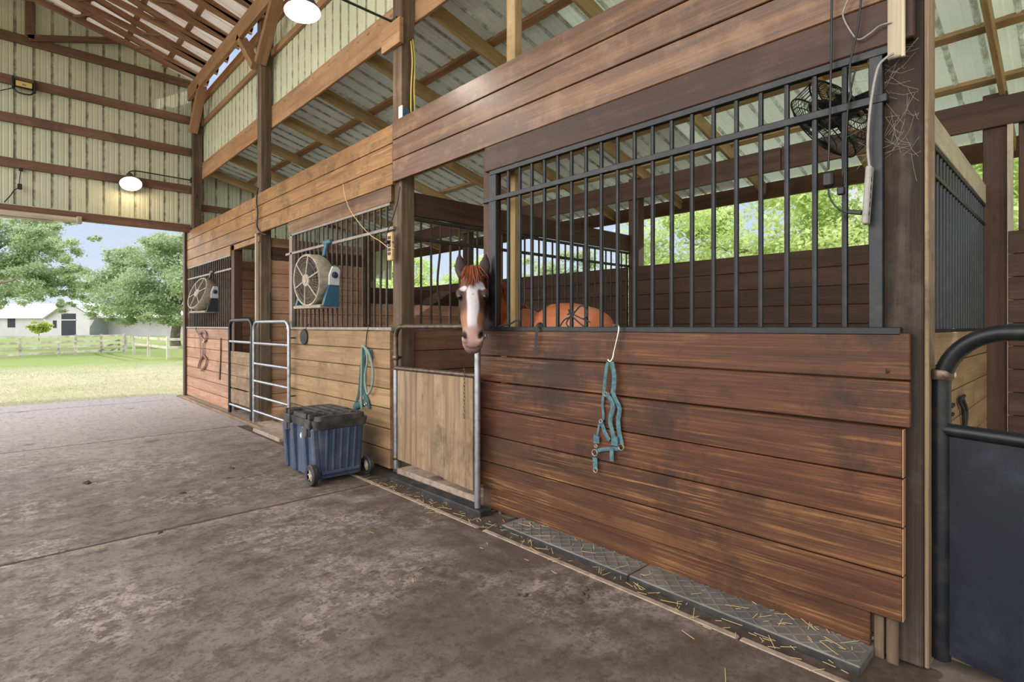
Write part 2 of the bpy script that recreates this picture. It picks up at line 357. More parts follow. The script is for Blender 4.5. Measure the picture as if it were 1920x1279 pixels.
# ------------------------------------------------------------------ the setting: floor, ground
mb = MB()
js = [-4.0, 0.45, 4.17, 7.84, 11.5, 12.42]
for a, b in zip(js[:-1], js[1:]): mb.bx(-4.2, 2.30 if a < 7 else 2.435, a + .011, b - .011, -.12, 0, .010)
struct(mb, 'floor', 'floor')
for y in js[1:-1]:
    mb = MB(); mb.bx(-4.2, 2.28, y - .0105, y + .0105, -.1, -.0015, .001); struct(mb, 'floor_joint', 'earth')
mb = MB()
for a, b in ((-1.0, 1.02), (1.03, 2.72), (2.78, 4.6)): mb.bx(2.285, 2.325, a, b, -.1, .004, .006)
struct(mb, 'trim_kerb', 'kerb')
mb = MB(); mb.bx(2.80, 7.2, -3, 12.1, -.14, -.02, .01); struct(mb, 'floor_stalls', 'dirt')
mb = MB(); mb.bx(2.30, 2.80, -3, 12.1, -.14, -.008, .004); struct(mb, 'floor_dirt_strip', 'earth')
# lawn: a gently falling sheet of ground, ragged where it meets the slab
def gz(x, y):
    d = math.hypot(max(0, abs(x) - 9), max(0, y - 13)); return -.06 - .24 * min(1, d / 16) + .03 * math.sin(x * .7 + 1) * math.sin(y * .53)
vs = []; fs = []; xs = np.linspace(-60, 110, 86); ys = np.concatenate([[-40, -12, -5.5], np.linspace(11.9, 30, 46), np.linspace(32, 240, 60)])
for y in ys:
    for x in xs:
        inside = -5 < x < 7.2 and y < 11.95
        vs.append((x, y, (-.3 if inside else gz(x, y))))
n = len(xs)
for j in range(len(ys) - 1):
    for i in range(n - 1): fs.append((j * n + i, j * n + i + 1, (j + 1) * n + i + 1, (j + 1) * n + i))
mb = MB(); mb.add(vs, fs, None, .5, True); struct(mb, 'ground', 'lawn')
def raw_mesh(name, V, F4, rnd, mat, parent=None, tri=False):
    k = 3 if tri else 4
    me = bpy.data.meshes.new(name); me.vertices.add(len(V)); me.vertices.foreach_set('co', np.asarray(V, np.float32).ravel())
    nf = len(F4); me.loops.add(nf * k); me.loops.foreach_set('vertex_index', np.asarray(F4, np.int32).ravel())
    me.polygons.add(nf); me.polygons.foreach_set('loop_start', np.arange(0, nf * k, k, dtype=np.int32))
    a = me.attributes.new('rnd', 'FLOAT', 'POINT'); a.data.foreach_set('value', np.asarray(rnd, np.float32))
    me.materials.append(M[mat]); me.update(); me.validate()
    return link(name, me, parent)
def blades():
    n = 26000
    y = 12.30 + 17 * RN.random(n) ** 1.8; x = -3 + (7 + (y - 12) * .45) * RN.random(n)
    m = (y > 12.36 + .10 * np.sin(x * 3.1) + .07 * np.sin(x * 7.7 + 1)) & ((x < 2.6) | (y > 12.15))
    x, y = x[m], y[m]; n = len(x)
    z = np.array([gz(a, b) for a, b in zip(x, y)]); h = .015 + .035 * RN.random(n); w = .006 + .004 * (y - 12) / 6
    a = RN.random(n) * PI; lx, ly = RN.normal(0, .035, n), RN.normal(0, .035, n)
    V = np.zeros((n, 3, 3)); dx, dy = np.cos(a) * w, np.sin(a) * w
    V[:, 0] = np.stack([x - dx, y - dy, z], 1); V[:, 1] = np.stack([x + dx, y + dy, z], 1); V[:, 2] = np.stack([x + lx, y + ly, z + h], 1)
    g = np.clip(.35 + .4 * np.sin(x * 1.3) * np.sin(y * .9) + RN.normal(0, .25, n), 0, 1)
    o = raw_mesh('grass', V.reshape(-1, 3), np.arange(n * 3).reshape(-1, 3), np.repeat(g, 3), 'blade', tri=True)
    tag(o, 'short dry grass blades along the lawn edge', 'grass', kind='stuff')
blades()
# ------------------------------------------------------------------ corrugated sheets
def sheet(o, U, W, lu, lw, N, pitch=.229, hgt=.019, minor=2, flip=False):
    """ribs run along U; the profile repeats along W; N is the side the ribs rise to"""
    o, U, W, N = Vector(o), Vector(U).normalized(), Vector(W).normalized(), Vector(N).normalized()
    prof = []; k = 0
    while k * pitch < lw:
        a = k * pitch
        for q, h, r in ((0, 0, 0), (.006, .0, 1), (.016, hgt, 1), (.034, hgt, 1), (.044, 0, 1), (.05, 0, 0)): prof.append((a + q, h, r))
        for j in range(1, minor + 1):
            c = a + .03 + pitch * j / (minor + 1)
            for q, h in ((-.012, 0), (-.006, .004), (.006, .004), (.012, 0)): prof.append((c + q, h, .06))
        k += 1
    prof = [p for p in prof if p[0] <= lw] + [(lw, 0, 0)]
    vs = []; r = []; m = len(prof)
    for i in range(2):
        for p in prof: vs.append(o + U * (lu * i) + W * p[0] + N * p[1]); r.append(p[2])
    fs = [(i, i + 1, m + i + 1, m + i) for i in range(m - 1)]
    return vs, fs, r
def add_sheet(mb, *a, **k):
    v, f, r = sheet(*a, **k); mb.add(v, f, None, r, False)
# ------------------------------------------------------------------ gable wall and clerestory
GY = 11.8
mb = MB(); add_sheet(mb, (-2.4, GY, 3.14), (0, 0, 1), (1, 0, 0), 3.7, 5.22, (0, 1, 0)); struct(mb, 'wall_gable', 'cream')
mb = MB(); add_sheet(mb, (2.82, GY, 2.5), (0, 0, 1), (1, 0, 0), 2.05, 4.2, (0, 1, 0)); struct(mb, 'wall_gable_shed', 'cream')
for z in (4.03, 4.745, 5.35, 6.04):
    mb = MB(); mb.bx(-2.4, 2.62, GY - .05, GY - .004, z - .15, z, .004)
    if z > 6: mb.beam((.30, GY - .07, 6.0), (1.62, GY - .07, 6.43), .04, .1); mb.bx(.26, .38, GY - .09, GY - .05, 6.0, 6.62)
    struct(mb, 'beam_girt', 'girt')
for z in (3.05, 3.7):
    mb = MB(); mb.bx(2.78, 6.2, GY - .05, GY - .004, z - .12, z); struct(mb, 'beam_girt_shed', 'girt')
mb = MB(); mb.bx(-2.4, 2.60, GY - .14, GY - .002, 3.13, 3.262, .005); struct(mb, 'beam_door_header', 'girt')
mb = MB(); mb.bx(-2.4, 2.60, GY - .15, GY - .10, 3.262, 3.277, .002); struct(mb, 'trim_header_ledge', 'palewood')
mb = MB(); mb.bx(-2.4, .95, GY - .24, GY - .16, 3.075, 3.10, .004); mb.bx(-2.4, .92, GY - .22, GY - .17, 3.10, 3.16, .004); mb.bx(.90, .97, GY - .25, GY - .15, 3.06, 3.18, .01)
mb.bx(-2.4, .60, GY - .21, GY - .18, 3.04, 3.075, .004)
o = mb.build('sliding_door_track', ['palewood']); tag(o, 'pale sliding door track fixed along the dark header over the barn doorway', 'door track')
mb = MB(); add_sheet(mb, (2.80, -3, 4.30), (0, 0, 1), (0, 1, 0), 1.42, 14.8, (1, 0, 0), minor=1, pitch=.2, hgt=.016); struct(mb, 'wall_clerestory', 'cream')
for z, h in ((5.24, .09), (5.72, .14)):
    mb = MB(); mb.bx(2.755, 2.795, -3, 11.78, z - h, z); struct(mb, 'beam_clerestory_girt', 'beam')
mb = MB(); mb.bx(2.54, 2.60, -3, 11.66, 5.60, 5.86, .005); struct(mb, 'beam_eave', 'beam')
for a, b in ((-3, 4.3), (4.31, 7.96), (7.97, 11.66)):
    mb = MB(); mb.bx(2.765, 2.80, a, b, 4.14, 4.45, .005, mi=0); struct(mb, 'beam_ledger', 'beam')
mb = MB(); mb.bx(2.575, 2.618, 4.20, 4.52, 3.88, 4.11, .004); struct(mb, 'beam_splice_block', 'beam')
# ------------------------------------------------------------------ posts
PX0, PX1 = 2.62, 2.76
for y, z1, m in ((.44, 5.7, 'postd'), (4.24, 5.7, 'post'), (7.89, 5.7, 'post'), (11.55, 5.7, 'post')):
    mb = MB(); mb.bx(PX0, PX1, y, y + .15, 0, z1, .006); struct(mb, 'pillar', m)
mb = MB(); mb.bx(2.632, 2.758, .424, .439, 0, 3.6, .003); struct(mb, 'lit_post_face', 'ply')  # pale board added to show the lit side of the corner post
for y0 in (.515, 4.315, 7.965, 11.62):          # knee braces under the eave beam
    for s in (-1, 1):
        if y0 + s > 11.8: continue
        mb = MB(); mb.beam((2.61, y0 + s * .08, 5.0), (2.61, y0 + s * .74, 5.66), .14, .09); struct(mb, 'beam_knee_brace', 'beam')
mb = MB(); mb.bx(2.70, 2.775, 2.84, 2.93, 0, 4.25, .004); struct(mb, 'pillar_pine', 'pine')
mb = MB(); mb.bx(2.54, 2.60, 11.86, 11.99, -.1, 3.25, .004); struct(mb, 'trim_door_jamb', 'dark')
for y in (9.02,):
    mb = MB(); mb.bx(2.60, 2.72, y, y + .14, .04, 2.72, .005); struct(mb, 'pillar_stall_jamb', 'dark')
mb = MB(); mb.bx(2.575, 2.618, 7.96, 8.0, .06, 2.64, .004); struct(mb, 'trim_post_strip', 'palewood')
RX = 6.26
for y in (.47, 4.16, 7.84, 11.55):
    mb = MB(); mb.bx(RX, RX + .14, y, y + .16, 0, 3.36, .006); struct(mb, 'pillar_rear', 'dark')
mb = MB(); mb.bx(RX - .03, RX, .43, .47, 0, 3.30, .004); struct(mb, 'trim_rear_post_strip', 'palewood')
mb = MB(); mb.bx(RX + .02, RX + .16, .18, .40, 0, 3.30, .004); struct(mb, 'pillar_rear_double', 'dark')
for a, b in ((-1, 2.3), (2.31, 5.9), (5.91, 11.7)):
    mb = MB(); mb.bx(RX - .04, RX, a, b, 3.06, 3.31, .005); struct(mb, 'beam_rear_header', 'dark')
# ------------------------------------------------------------------ roofs
def zr(x): return 4.40 - .25 * (x - 2.7)        # underside of the shed roof sheet
for y0, ln, m_ in ((-7, 10.27, 'paleroof'), (3.26, 8.64, 'galvroof')):
    mb = MB(); add_sheet(mb, (2.76, y0, zr(2.76)), (1, 0, -.25), (0, 1, 0), 4.72, ln, (-.25, 0, -1)); struct(mb, 'ceiling_shed_roof', m_)
for k in range(-2, 10):
    y = .50 + 1.2 * k
    mb = MB(); d = .04 + .075
    mb.beam((2.80, y, zr(2.80) - d), (7.28, y, zr(7.28) - d), .04, .15); struct(mb, 'beam_rafter', 'pine')
for x in (2.87, 3.55, 4.22, 4.90, 5.56, 6.27, 7.0):
    mb = MB(); mb.beam((x, -3, zr(x) - .022), (x, 11.78, zr(x) - .022), .09, .04, up=(.25, 0, 1)); struct(mb, 'beam_purlin', 'pine' if x > 4 else 'beam')
mb = MB(); mb.bx(7.28, 7.32, -3, 11.8, 3.01, 3.22, .004); struct(mb, 'beam_fascia', 'girt')
RGX, RGZ, PT, PB = .35, 6.72, .333, .238
def ztop(x): return 5.93 + PT * (2.75 - x) if x > RGX else 5.93 + PT * (2.75 - RGX) - PT * (RGX - x)
def zbot(x): return 5.90 + PB * (2.75 - x) if x > RGX else 5.90 + PB * (2.75 - RGX) - PB * (RGX - x)
mb = MB()
add_sheet(mb, (RGX, -7, ztop(RGX) + .11), (1, 0, -PT), (0, 1, 0), 2.62, 19.0, (0, 0, -1))
add_sheet(mb, (RGX, -7, ztop(RGX) + .11), (-1, 0, -PT), (0, 1, 0), 2.62, 19.0, (0, 0, -1))
struct(mb, 'ceiling_main_roof', 'roofw')
for k in range(9):
    y = 11.28 - .61 * k
    mb = MB()
    for s in (1, -1):
        e = RGX + s * 2.46
        mb.beam((RGX, y, ztop(RGX) - .0), (e, y, ztop(e) + .0), .04, .10)
        mb.beam((RGX, y, zbot(RGX) + .0), (e, y, zbot(e)), .04, .10)
        for q in (.2, .55):
            x = RGX + s * 2.4 * q; x2 = RGX + s * 2.4 * (q + .1)
            mb.beam((x, y, zbot(x)), (x2, y, ztop(x2)), .038, .075, up=(0, 1, 0))
    mb.bx(RGX - .045, RGX + .045, y - .019, y + .019, zbot(RGX) - .04, ztop(RGX) + .04)
    struct(mb, 'roof_truss', 'truss')
for q in (.02, .27, .52, .77, .985):
    mb = MB(); x = RGX + 2.4 * q
    mb.beam((x, 5.5, ztop(x) + .068), (x, 11.8, ztop(x) + .068), .085, .04, up=(PT, 0, 1)); struct(mb, 'beam_roof_purlin', 'truss')
# ------------------------------------------------------------------ overhead band of boards
EDG = [3.205, 3.03, 2.845, 2.65]
def band(y0, y1, dz, mat, x=2.582):
    for_rows = MB()
    for a, b in zip(EDG[:-1], EDG[1:]):
        for_rows.bx(x, x + .036, y0, y1, b + dz + .004, a + dz - .003, .004)
    for_rows.bx(x + .03, x + .037, y0, y1, EDG[-1] + dz + .004, EDG[0] + dz - .004, .002)
    struct(for_rows, 'wall_overhead_boards', mat)
band(.40, 4.33, 0, 'over'); band(4.335, 8.0, -.02, 'over' if False else 'overlit'); band(8.005, 11.9, -.045, 'overlit')
mb = MB(); mb.bx(2.574, 2.618, .46, 3.03, 2.468, 2.648, .005); struct(mb, 'wall_overhead_low_board', 'overdark')
mb = MB(); mb.bx(2.582, 2.618, 4.36, 6.80, 2.475, 2.628, .004); struct(mb, 'wall_overhead_low_board', 'over')
mb = MB(); mb.bx(2.582, 2.618, 9.16, 11.9, 2.46, 2.60, .004); struct(mb, 'wall_overhead_low_board', 'overlit')
mb = MB(); mb.bx(2.60, 2.66, 7.9, 9.2, 2.52, 2.60, .004); struct(mb, 'wall_overhead_low_board', 'overlit')
# ------------------------------------------------------------------ rear walls of the stalls
def boards_y(x0, x1, y0, y1, zs, mat, name, gap=.004):
    mb = MB()
    for a, b in zip(zs[:-1], zs[1:]): mb.bx(x0, x1, y0, y1, a + gap / 2, b - gap / 2, .004)
    mb.bx(x1 - .006, x1 + .012, y0, y1, zs[0], zs[-1] - .004, .002)
    return struct(mb, name, mat)
ZB = [.0 + .1955 * k for k in range(12)]
for a, b in ((-1.0, .46), (.64, 4.15), (4.33, 7.83), (8.01, 11.54)): boards_y(RX - .04, RX, a, b, ZB, 'dark', 'wall_rear')
def boards_x(y0, y1, x0, x1, zs, mat, name):
    mb = MB()
    for a, b in zip(zs[:-1], zs[1:]): mb.bx(x0, x1, y0, y1, a + .003, b - .003, .004)
    if len(zs) > 2: mb.bx(x0, x1, y1 - .006, y1 + .012, zs[0], zs[-1] - .004, .002)
    return struct(mb, name, mat)
Z2 = [.0 + .19 * k for k in range(15)]
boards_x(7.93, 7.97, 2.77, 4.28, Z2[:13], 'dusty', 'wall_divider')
boards_x(7.925, 7.975, 2.77, 4.28, [2.284, 2.46], 'dark', 'wall_divider_dark_rail')
boards_x(7.93, 7.97, 2.77, 4.28, [2.465, 2.60], 'orange', 'wall_divider_top')
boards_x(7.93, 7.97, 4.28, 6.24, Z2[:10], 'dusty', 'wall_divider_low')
boards_x(7.925, 7.975, 4.28, 6.24, [1.715, 1.97], 'dark', 'wall_divider_cap')
mb = MB(); mb.bx(4.22, 4.31, 7.90, 8.0, 0, 2.9); struct(mb, 'pillar_divider', 'dark')
boards_x(11.70, 11.74, 2.77, 6.24, Z2[:16], 'orange', 'wall_gable_lining')
# wood curb and sills along the stall fronts
mb = MB(); mb.bx(2.44, 2.50, 7.02, 11.9, -.05, .03, .006); struct(mb, 'trim_wood_curb', 'ply')
mb = MB(); mb.bx(2.50, 2.78, 7.3, 11.9, -.05, .012, .006); struct(mb, 'trim_sill', 'kerb')
mb = MB(); mb.bx(2.34, 2.78, 6.45, 7.35, -.05, .035, .01); struct(mb, 'trim_step', 'kerb')
mb = MB(); mb.bx(2.56, 2.74, 3.10, 4.22, -.05, .075, .008); struct(mb, 'trim_gate_sill', 'kerb')
LAMP=8
# ------------------------------------------------------------------ stall fronts, dividers, gates
def board_part(parent, mat, rows, name='board_panel'):
    mb = MB()
    for x0, x1, y0, y1, z0, z1 in rows: mb.bx(x0, x1, y0, y1, z0, z1, .004)
    return mb.build(name, mat, parent)
def grille(parent, P, D, ds, z0, z1, rails, mat, r=.0125, off=.0, rs=(.03, .032), frame=None, name='bar_grille', bend=(), rmat=None):
    """bars at distances ds from P along D between z0 and z1; rails = [(z, d0, d1)]"""
    P, D = Vector(P), Vector(D).normalized(); N = Vector((0, 0, 1)).cross(D)
    mb = MB()
    for z, a, b in rails: mb.beam(P + D * a + N * off + Vector((0, 0, z)), P + D * b + N * off + Vector((0, 0, z)), rs[0], rs[1], ch=.003)
    for d, w_ in (frame or []): mb.beam(P + D * d + Vector((0, 0, z0)), P + D * d + Vector((0, 0, z1)), .03, w_, up=D)
    g = mb.build(name, rmat or mat, parent); first = None
    for k, d in enumerate(ds):
        if first is None or k in bend:
            m2 = MB(); p = P + D * d
            if k in bend:
                q = D * bend[k]
                m2.tube(smooth_path([p + Vector((0, 0, z0)), p + Vector((0, 0, z0 + (z1 - z0) * .25)) + q * .5, p + Vector((0, 0, z0 + (z1 - z0) * .45)) + q, p + Vector((0, 0, z0 + (z1 - z0) * .75)) + q * .2, p + Vector((0, 0, z1))], 4), r, 8)
            else: m2.tube([p + Vector((0, 0, z0)), p + Vector((0, 0, z1))], r, 8)
            o = m2.build('bar', mat, g)
            if first is None: first = (o, d)
        else: dup(first[0], g, D * (d - first[1]))
    return g
# the near stall: red-brown boards
SF = thing('stall_facade', 'dark red-brown plank stall front with tall black bars, nearest the black gate', 'stall front', (2.6, 1.7, 0), 'stall fronts along the aisle')
zs = [1.315, 1.125, .938, .742, .548, .356, .176]
rows = []
for i, (a, b) in enumerate(zip(zs[:-1], zs[1:])):
    if i < 2: rows.append((2.580, 2.616, .474, 3.085, b + .004, a - .002))
    else: rows.append((2.562, 2.604, .496, 3.085, b + .003, a - .002))
rows += [(2.604, 2.616, .50, 3.08, .18, .93), (2.590, 2.618, .61, 2.98, .012, .172)]
board_part(SF, 'red', rows[:4] + [rows[6]]); board_part(SF, 'redworn', rows[4:6] + rows[7:])
for z0, z1 in ((.182, .353), (.360, .545), (.552, .738), (.746, .935)):
    mb = MB(); mb.bx(2.563, 2.603, .4925, .4965, z0, z1, .001); mb.build('board_end', 'beam', SF)
mb = MB(); mb.bx(2.60, 2.70, 2.985, 3.075, 0, 2.64, .004); mb.build('jamb', 'dark', SF)
for bb in ((2.588, 2.612, .515, .555, -.02, .17), (2.60, 2.616, .565, .60, -.02, .16), (2.64, 2.72, 2.70, 2.735, -.02, .16), (2.60, 2.64, 2.88, 2.91, -.02, .1)):
    mb = MB(); mb.bx(*bb, .005); mb.build('support_block', 'post', SF)
grille(SF, (2.598, 0, 0), (0, 1, 0), [.587 + .1163 * k for k in range(20)], 1.325, 2.455, [(1.320, .505, 2.975), (2.262, .55, 3.06), (2.452, .50, 2.985)], 'black', .0125, frame=[(.62 - .03, .05), (2.955, .075)], rs=(.036, .034))
# the tan stall
ST = thing('stall_facade', 'pale tan plank stall front with dusty bars, behind the blue storage chest', 'stall front', (2.6, 5.6, 0), 'stall fronts along the aisle')
zs = [1.300, 1.125, .946, .762, .582, .395, .205, .03]
board_part(ST, 'tan', [(2.580, 2.616, 4.375, 6.80, b + .004, a - .004) for a, b in zip(zs[:-1], zs[1:])] + [(2.61, 2.622, 4.375, 6.8, .03, 1.29)])
mb = MB(); mb.bx(2.566, 2.622, 4.33, 6.83, 1.302, 1.332, .004); mb.build('sill', 'rail', ST)
mb = MB(); mb.bx(2.60, 2.67, 6.74, 6.82, .02, 2.64, .004); mb.build('jamb', 'orange', ST)
grille(ST, (2.600, 0, 0), (0, 1, 0), [4.46 + .1142 * k for k in range(20)], 1.32, 2.47, [(2.238, 4.33, 6.90), (2.466, 4.39, 6.78)], 'greybar', .0115, frame=[(6.72, .05)], rs=(.03, .03), rmat='rail')
# the far stall
SO = thing('stall_facade', 'orange-brown plank stall front with thin bars, the farthest stall beside the barn doorway', 'stall front', (2.6, 10.5, 0), 'stall fronts along the aisle')
zs = [1.300, 1.125, .946, .762, .582, .395, .205, .03]
board_part(SO, 'orange', [(2.580, 2.616, 9.17, 11.86, b + .004, a - .004) for a, b in zip(zs[:-1], zs[1:])] + [(2.61, 2.622, 9.17, 11.86, .03, 1.29)])
mb = MB(); mb.bx(2.566, 2.622, 9.17, 11.86, 1.302, 1.332, .004); mb.build('sill', 'rail', SO)
mb = MB(); mb.bx(2.600, 2.66, 11.76, 11.86, .02, 2.64, .004); mb.build('jamb', 'dark', SO)
grille(SO, (2.600, 0, 0), (0, 1, 0), [9.25 + .1142 * k for k in range(22)], 1.32, 2.46, [(2.238, 9.12, 11.84), (2.452, 9.17, 11.84)], 'greybar', .0105, rs=(.03, .03), rmat='rail')
# dividers between stalls
DV = thing('stall_divider', 'brown half wall with steel bars dividing the stall of the horse from the next', 'stall divider', (4.5, 4.3, 0), 'barred stall dividers')
zs = [1.305, 1.112, .92, .727, .535, .34, .15, -.01]
board_part(DV, 'girt', [(2.77, 6.24, 4.285, 4.325, b + .003, a - .003) for a, b in zip(zs[:-1], zs[1:])] + [(2.77, 6.24, 4.32, 4.33, 0, 1.3)])
mb = MB(); mb.bx(2.77, 6.24, 4.27, 4.34, 1.306, 1.322, .003); mb.build('sill', 'galv', DV)
mb = MB(); mb.bx(2.77, 6.24, 4.285, 4.32, 2.365, 2.585, .004); mb.build('top_board', 'dark', DV)
grille(DV, (0, 4.30, 0), (1, 0, 0), [2.87 + .1142 * k for k in range(30)], 1.32, 2.35, [(2.16, 2.77, 6.24), (2.34, 2.77, 6.24)], 'greybar', .011, rs=(.03, .03), bend={2: -.04, 7: .03})
DR = thing('stall_divider', 'tan half wall with black bars seen edge on behind the near corner post', 'stall divider', (4.5, .61, 0), 'barred stall dividers')
board_part(DR, 'tan', [(2.77, 6.24, .60, .635, b + .003, a - .003) for a, b in zip(zs[:-1], zs[1:])])
mb = MB(); mb.bx(2.77, 6.24, .605, .64, 2.41, 2.57, .004); mb.build('top_board', 'palewood', DR)
grille(DR, (0, .625, 0), (1, 0, 0), [2.87 + .1142 * k for k in range(30)], 1.30, 2.40, [(1.31, 2.77, 6.24), (2.23, 2.77, 6.24), (2.395, 2.77, 6.24)], 'black', .012, rs=(.03, .03))
# gates ------------------------------------------------------------
def arch(A, B, z0, z1, r, n=8):
    """pipe path: up at A, over, down at B"""
    A, B = Vector((A[0], A[1], 0)), Vector((B[0], B[1], 0)); D = (B - A).normalized(); Lh = (B - A).length
    P = [A + Vector((0, 0, z0))]
    for i in range(n + 1):
        a = PI - PI / 2 * i / n; P.append(A + D * (r + r * math.cos(a)) + Vector((0, 0, z1 - r + r * math.sin(a))))
    for i in range(n + 1):
        a = PI / 2 - PI / 2 * i / n; P.append(A + D * (Lh - r + r * math.cos(a)) + Vector((0, 0, z1 - r + r * math.sin(a))))
    P.append(B + Vector((0, 0, z0))); return P
def V3(p, z): return Vector((p[0], p[1], z))
def lerp(a, b, t): return (a[0] + (b[0] - a[0]) * t, a[1] + (b[1] - a[1]) * t)
# gate of the horse's stall
A, B = (2.560, 4.235), (2.478, 2.995)
G1 = thing('stall_gate', 'pipe gate with weathered plywood panel under the looking horse', 'gate', (2.52, 3.6, 0), 'stall gates')
mb = MB(); mb.tube(arch(A, B, .93, 1.338, .10), .0215, 10); mb.build('top_frame', 'bronze', G1)
for P in (A, B):
    mb = MB(); mb.tube([V3(P, .07 if P is A else .04), V3(P, .95 if P is A else 1.235)], .0228, 10); mb.build('upright', 'galv', G1)
mb = MB(); mb.tube([V3(A, .968), V3(B, .985)], .021, 10); mb.build('cross_rail', 'bronze', G1)
mb = MB(); D = Vector((B[0] - A[0], B[1] - A[1], 0)).normalized()
for a, b, zz in ((.045, .80, .095), (.802, 1.195, .085)): mb.beam(V3(A, .515 + zz / 2) + D * a, V3(A, .515 + zz / 2) + D * b, .016, .90 - zz, ch=.002)
o = mb.build('panel', 'ply', G1)
mb = MB()
for k in range(14):
    zc = 1.02 - .026 * k; c = V3(lerp(A, B, .90), zc) + Vector((-.03, 0, 0))
    u = Vector((0, 1, 0)) if k % 2 else Vector((1, 0, 0))
    mb.tube([c + u * (.007 * math.cos(a)) + Vector((0, 0, .016 * math.sin(a))) for a in [2 * PI * i / 10 for i in range(10)]], .0022, 5, True)
mb.build('chain', 'bronze', G1)
for P, z in ((A, .17), (A, 1.06)):
    mb = MB(); mb.lathe([(.027, z - .02), (.031, z - .015), (.031, z + .015), (.027, z + .02)], 12, Matrix.Translation((P[0], P[1], 0))); mb.tube([V3(P, z) + Vector((0, .0, 0)), V3(P, z) + Vector((.055, .01, 0))], .012, 6); mb.build('hinge', 'bronze', G1)
mb = MB(); q = V3(B, 1.25) + Vector((-.018, -.045, -.04))
d1 = Vector((.025, -.06, .075))
for a, b, r in ((0, .25, .012), (.75, 1, .012)):
    c = q + d1 * ((a + b) / 2); mb.tube([c + Vector((0, .7, .6)).normalized() * (r * 1.4 * math.cos(t_)) + Vector((.2, -.6, .7)).normalized() * (r * math.sin(t_)) for t_ in [2 * PI * i / 12 for i in range(12)]], .0035, 6, True)
mb.tube([q + d1 * .22, q + d1 * .78], .004, 6); mb.tube([V3(B, 1.21) + Vector((-.022, 0, 0)), q], .003, 6)
mb.build('snap_hook', 'brass', G1)
# silver six-rail gate
A, B = (2.50, 7.80), (2.50, 6.56)
G2 = thing('stall_gate', 'galvanized six-rail pipe gate without panel, left of the tan stall front', 'gate', (2.5, 7.2, 0), 'stall gates')
mb = MB(); mb.tube(arch(A, B, .03, 1.40, .12), .021, 10); mb.build('frame', 'galv', G2)
for z in (1.11, .835, .60, .395, .19):
    mb = MB(); mb.tube([V3(A, z), V3(B, z)], .018, 8); mb.build('rail', 'galv', G2)
for z in (1.2, .5):
    mb = MB(); mb.tube([V3(B, z), V3(B, z) + Vector((.075, -.0, 0))], .01, 6); mb.build('hinge', 'bronze', G2)
# dark arched gate
A, B = (2.52, 8.95), (2.52, 7.93)
G3 = thing('stall_gate', 'dark arched pipe gate with pale boards in its lower half, beside the far stall', 'gate', (2.52, 8.45, 0), 'stall gates')
mb = MB(); mb.tube(arch(A, B, .03, 1.43, .13), .025, 10); mb.build('frame', 'black', G3)
mb = MB(); mb.tube([V3(B, .03) + Vector((0, .06, 0)), V3(B, 1.2) + Vector((0, .06, 0))], .018, 8); mb.build('stile', 'black', G3)
for z in (1.113, .16):
    mb = MB(); mb.tube([V3(A, z), V3(B, z)], .02, 8); mb.build('rail', 'galv', G3)
board_part(G3, 'ply', [(2.525, 2.55, 8.0, 8.93, a, b) for a, b in ((.78, .965), (.60, .775), (.42, .595), (.19, .40))], 'panel')
# black gate at the near end
A, B = (2.700, .395), (2.37, -.68)
G4 = thing('stall_gate', 'black arched tube gate with navy sheet panel at the near end of the aisle', 'gate', (2.6, 0, 0), 'stall gates')
mb = MB(); mb.tube(arch(A, B, .03, 1.318, .22, 12), .031, 14); mb.build('frame', 'black', G4)
mb = MB(); mb.tube([V3(A, .935), V3(B, .935)], .026, 10); mb.build('rail', 'black', G4)
mb = MB(); D = Vector((B[0] - A[0], B[1] - A[1], 0)).normalized(); mb.beam(V3(A, .49) + D * .025, V3(A, .49) + D * 1.09, .012, .87); mb.build('panel', 'navy', G4)
mb = MB(); p = V3(A, 1.15); mb.lathe([(.036, -.02), (.04, -.015), (.04, .015), (.036, .02)], 14, Matrix.Translation(p)); mb.tube([p + Vector((-.0, .02, 0)), p + Vector((-.06, .10, .01)), p + Vector((-.12, .16, .01))], .011, 8); mb.build('hinge', 'bronze', G4)
mb = MB(); mb.tube([p + Vector((.03, -.01, -.01)), p + Vector((.075, -.02, -.005))], .011, 10); mb.lathe([(0, -.016), (.013, -.01), (.016, 0), (.013, .01), (0, .016)], 12, Matrix.Translation(p + Vector((.08, -.021, -.005)))); mb.build('latch_bolt', 'brass', G4)
# ------------------------------------------------------------------ floor mats
def tread_mat(name, y0, y1, label):
    mb = MB(); x0, x1, zt = 2.405, 2.72, .028
    mb.bx(x0, x1, y0, y1, -.03, zt, .004, mi=0)
    mb.bx(x0 - .004, x0 + .004, y0, y1, -.04, zt - .006, .002, mi=1)
    i = 0; y = y0 + .03
    while y < y1 - .02:
        j = 0; x = x0 + .025
        while x < x1 - .02:
            a = PI / 4 if (i + j) % 2 else -PI / 4
            mb.box((x, y, zt + .001), (.052, .009, .006), Matrix.Rotation(a, 3, 'Z'), .002, mi=0); x += .042; j += 1
        y += .042; i += 1
    o = mb.build(name, ['matgrey', 'rubber']); return tag(o, label, 'mat', 'tread mats in front of the near stall')
tread_mat('tread_mat', .60, 1.655, 'grey tread mat nearest the black gate, strewn with straw')
tread_mat('tread_mat', 1.665, 2.66, 'grey tread mat farther from the black gate, ending near the plywood gate')
mb = MB(); mb.bx(2.44, 2.555, 2.925, 4.19, -.03, .036, .008); o = mb.build('rubber_mat', 'rubber'); tag(o, 'black rubber mat strip on the ground below the plywood gate', 'mat')
